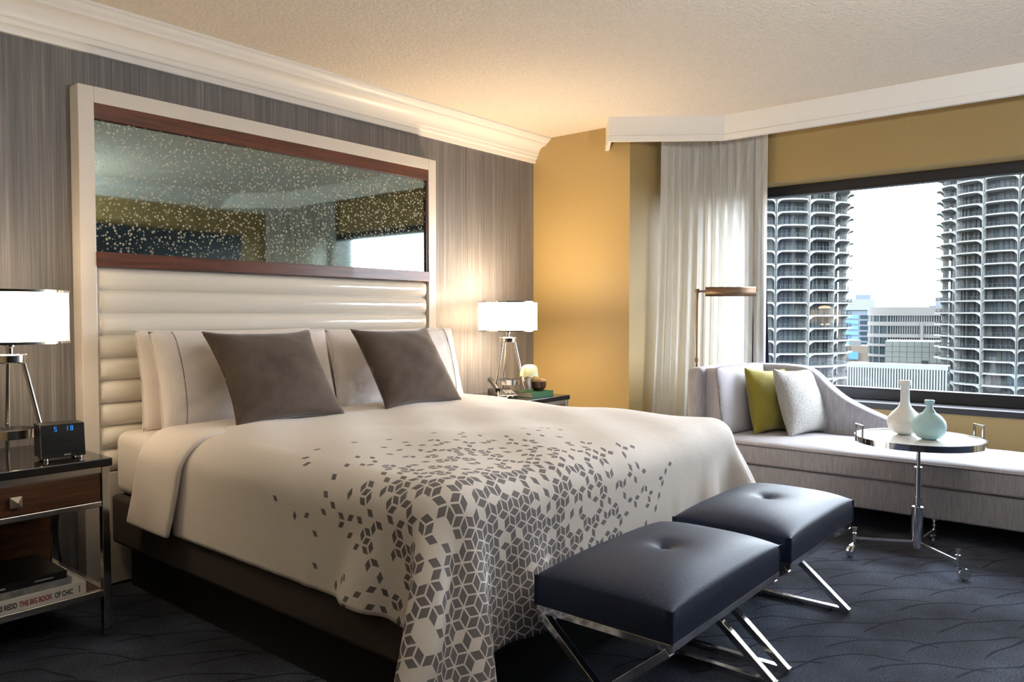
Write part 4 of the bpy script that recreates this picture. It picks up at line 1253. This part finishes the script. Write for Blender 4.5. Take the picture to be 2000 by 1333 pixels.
for (wx, wy, ca) in ((4.005, 1.105, R(160)), (3.93, 0.640, R(-55)), (4.42, 0.83, R(40))):
    dv = Vector((wx - tx, wy - ty, 0))
    P(tt, 'foot_arm', MB().bar((tx, ty, 0.090), (wx, wy, 0.090), 0.012, 0.012), 'chrome', bevel=0.002)
    cs = MB().lathe([(0.001, 0.068), (0.008, 0.068), (0.008, 0.108), (0.011, 0.110), (0.011, 0.117), (0.006, 0.119), (0.006, 0.126), (0.013, 0.138), (0.013, 0.144), (0.001, 0.144)], (wx, wy, 0), 16)
    cpart = P(tt, 'caster', cs, 'chrome')
    fx, fy = wx + 0.030 * math.cos(ca), wy + 0.030 * math.sin(ca)
    fk = MB().bar((wx, wy, 0.062), (fx, fy, 0.055), 0.016, 0.006)
    for s_ in (-1, 1):
        ox, oy = -math.sin(ca) * 0.011 * s_, math.cos(ca) * 0.011 * s_
        fk.bar((fx + ox - 0.02 * math.cos(ca), fy + oy - 0.02 * math.sin(ca), 0.057), (fx + ox, fy + oy, 0.024), 0.010, 0.003, up=(-math.sin(ca), math.cos(ca), 0))
    SUB(cpart, tt, 'fork', fk, 'chrome')
    whl = MB().tube([(fx - math.sin(ca) * -0.008, fy + math.cos(ca) * -0.008, 0.028), (fx - math.sin(ca) * 0.008, fy + math.cos(ca) * 0.008, 0.028)], 0.028, 24)
    SUB(cpart, tt, 'wheel', whl, 'chrome', bevel=0.003)

va1 = obj('frosted_vase', MB().lathe([(0.001, 0.003), (0.028, 0.0), (0.052, 0.010), (0.074, 0.032), (0.082, 0.058), (0.079, 0.082), (0.060, 0.108), (0.036, 0.132), (0.024, 0.150), (0.021, 0.170), (0.0205, 0.245), (0.026, 0.250), (0.027, 0.262), (0.026, 0.272), (0.020, 0.272), (0.018, 0.240), (0.017, 0.160), (0.050, 0.105), (0.070, 0.06), (0.045, 0.014), (0.001, 0.010)], n=40).mesh('frosted_vase', angle=180), 'frosted_white_glass')
va1.location = (4.225, 0.935, tz)
tag(va1, 'frosted white glass bottle vase with a long neck on the tray table', 'vase')
va2 = obj('frosted_vase', MB().lathe([(0.001, 0.003), (0.030, 0.0), (0.052, 0.010), (0.070, 0.034), (0.076, 0.060), (0.071, 0.088), (0.054, 0.112), (0.032, 0.128), (0.019, 0.140), (0.015, 0.158), (0.015, 0.172), (0.021, 0.175), (0.022, 0.184), (0.021, 0.190), (0.014, 0.190), (0.011, 0.160), (0.040, 0.112), (0.064, 0.06), (0.045, 0.014), (0.001, 0.010)], n=40).mesh('frosted_vase', angle=180), 'frosted_blue_glass')
va2.location = (4.128, 0.805, tz)
tag(va2, 'pale blue frosted glass round vase with a short neck', 'vase')

# ================================================================== STOOLS
def stool(x0, x1, label):
    y0, y1 = 0.895, 1.325
    zs, zf = 0.378, 0.462
    r = thing('x_frame_stool', label, 'stool', ((x0 + x1) / 2, (y0 + y1) / 2, 0), group='navy stools at the foot of the bed')
    n1, n2 = 40, 28
    top = []; cx, cy = (x0 + x1) / 2, (y0 + y1) / 2
    for i in range(n1 + 1):
        row = []
        for j in range(n2 + 1):
            a = -1 + 2 * i / n1; b = -1 + 2 * j / n2
            ea, eb = math.copysign(1 - (1 - abs(a)) ** 1.5, a), math.copysign(1 - (1 - abs(b)) ** 1.5, b)
            zz = zf + 0.052 * (max(0, 1 - abs(ea) ** 3.2)) ** 0.55 * (max(0, 1 - abs(eb) ** 3.2)) ** 0.55
            d = math.hypot(ea * (x1 - x0) / 2, eb * (y1 - y0) / 2)
            zz -= 0.034 * math.exp(-(d / 0.030) ** 1.1)
            row.append((cx + ea * (x1 - x0) / 2, cy + eb * (y1 - y0) / 2, zz))
        top.append(row)
    mb = MB().grid(top)
    def lower(seq):
        mid = []; bt = []
        for x, y, z in seq:
            mid.append((cx + (x - cx) * 1.004, cy + (y - cy) * 1.006, (zf + zs) / 2)); bt.append((x, y, zs))
        return [seq, mid, bt]
    for sq in (top[0], top[-1], [q[0] for q in top], [q[-1] for q in top]): mb.grid(lower(sq))
    mb.grid([[(x, y, zs) for x, y, z in row] for row in (top[0], top[-1])])
    st = P(r, 'seat', mb, 'navy_vinyl', weld=True, angle=42)
    zc = top[n1 // 2][n2 // 2][2]
    SUB(st, r, 'button', MB().lathe([(0.001, zc + 0.010), (0.007, zc + 0.008), (0.011, zc + 0.002), (0.009, zc - 0.004)], (cx, cy, 0), 20), 'navy_vinyl', angle=180)
    for xx, yy in ((x0, y0), (x1, y0), (x0, y1), (x1, y1)):
        ax, ay = cx + (xx - cx) * 1.003, cy + (yy - cy) * 1.005
        SUB(st, r, 'corner_seam', MB().tube([(ax, ay, zs), (ax, ay, zf + 0.002)], 0.0028, 6), 'navy_vinyl')
    w, t = 0.030, 0.014
    zr = zs - 0.011
    for yy in (y0 + 0.010, y1 - 0.010):
        P(r, 'long_rail', MB().box(x0 + 0.012, x1 - 0.012, yy - 0.009, yy + 0.009, zs - 0.022, zs), 'chrome', bevel=0.0015)
    for xx in (x0 + 0.013, x1 - 0.013):
        P(r, 'end_rail', MB().box(xx - 0.011, xx + 0.011, y0, y1, zs - 0.022, zs - 0.0005), 'chrome', bevel=0.0015)
        P(r, 'cross_leg', MB().bar((xx, y1 - 0.012, zs - 0.022), (xx, y0 + 0.010, 0.012), 0.022, 0.026, up=(1, 0, 0)), 'chrome', bevel=0.0015)
        P(r, 'cross_leg', MB().bar((xx - 0.001, y0 + 0.012, zs - 0.022), (xx - 0.001, y1 - 0.010, 0.012), 0.022, 0.026, up=(1, 0, 0)), 'chrome', bevel=0.0015)
        P(r, 'floor_bar', MB().box(xx - 0.012, xx + 0.012, y0, y1, 0, 0.022), 'chrome', bevel=0.0015)
    return r
stool(1.70, 2.425, 'nearer navy vinyl stool with a chrome cross frame, half in front of the other')
stool(2.52, 3.215, 'farther navy vinyl stool with a chrome cross frame, next to the chaise')

# ================================================================== FILL UPLIGHTERS (added out of view to raise ambient light off the ceiling)
def fill_uplighter(x, y, label, watts):
    r = thing('fill_uplighter', label, 'lamp', (x, y, 0), group='added fill uplighters')
    P(r, 'base', MB().lathe([(0.001, 0), (0.13, 0), (0.13, 0.012), (0.02, 0.03), (0.012, 0.05)], (x, y, 0), 32), 'brass')
    P(r, 'pole', MB().tube([(x, y, 0.03), (x, y, 1.72)], 0.011, 12), 'brass')
    P(r, 'bowl', MB().lathe([(0.012, 1.70), (0.06, 1.715), (0.13, 1.76), (0.165, 1.815), (0.160, 1.815), (0.125, 1.768), (0.055, 1.725), (0.001, 1.72)], (x, y, 0), 40), 'cream_lacquer')
    P(r, 'bulb', MB().lathe([(0.001, 1.722), (0.016, 1.73), (0.03, 1.755), (0.02, 1.785), (0.001, 1.79)], (x, y, 0), 16), 'bulb')
    ld = bpy.data.lights.new('fill_light', 'POINT'); ld.energy = watts; ld.color = (0.92, 0.965, 1.0); ld.shadow_soft_size = 0.04
    lo = bpy.data.objects.new('fill_light', ld); COL.objects.link(lo); lo.parent = r; lo.location = (0, 0, 1.80)
fill_uplighter(2.0, -0.36, 'added unseen fill uplighter behind the camera by the navy panel', FILL_LIGHT_W)
fill_uplighter(-1.25, 2.6, 'added unseen fill uplighter far left of the bed', FILL_LIGHT_W * 0.13)
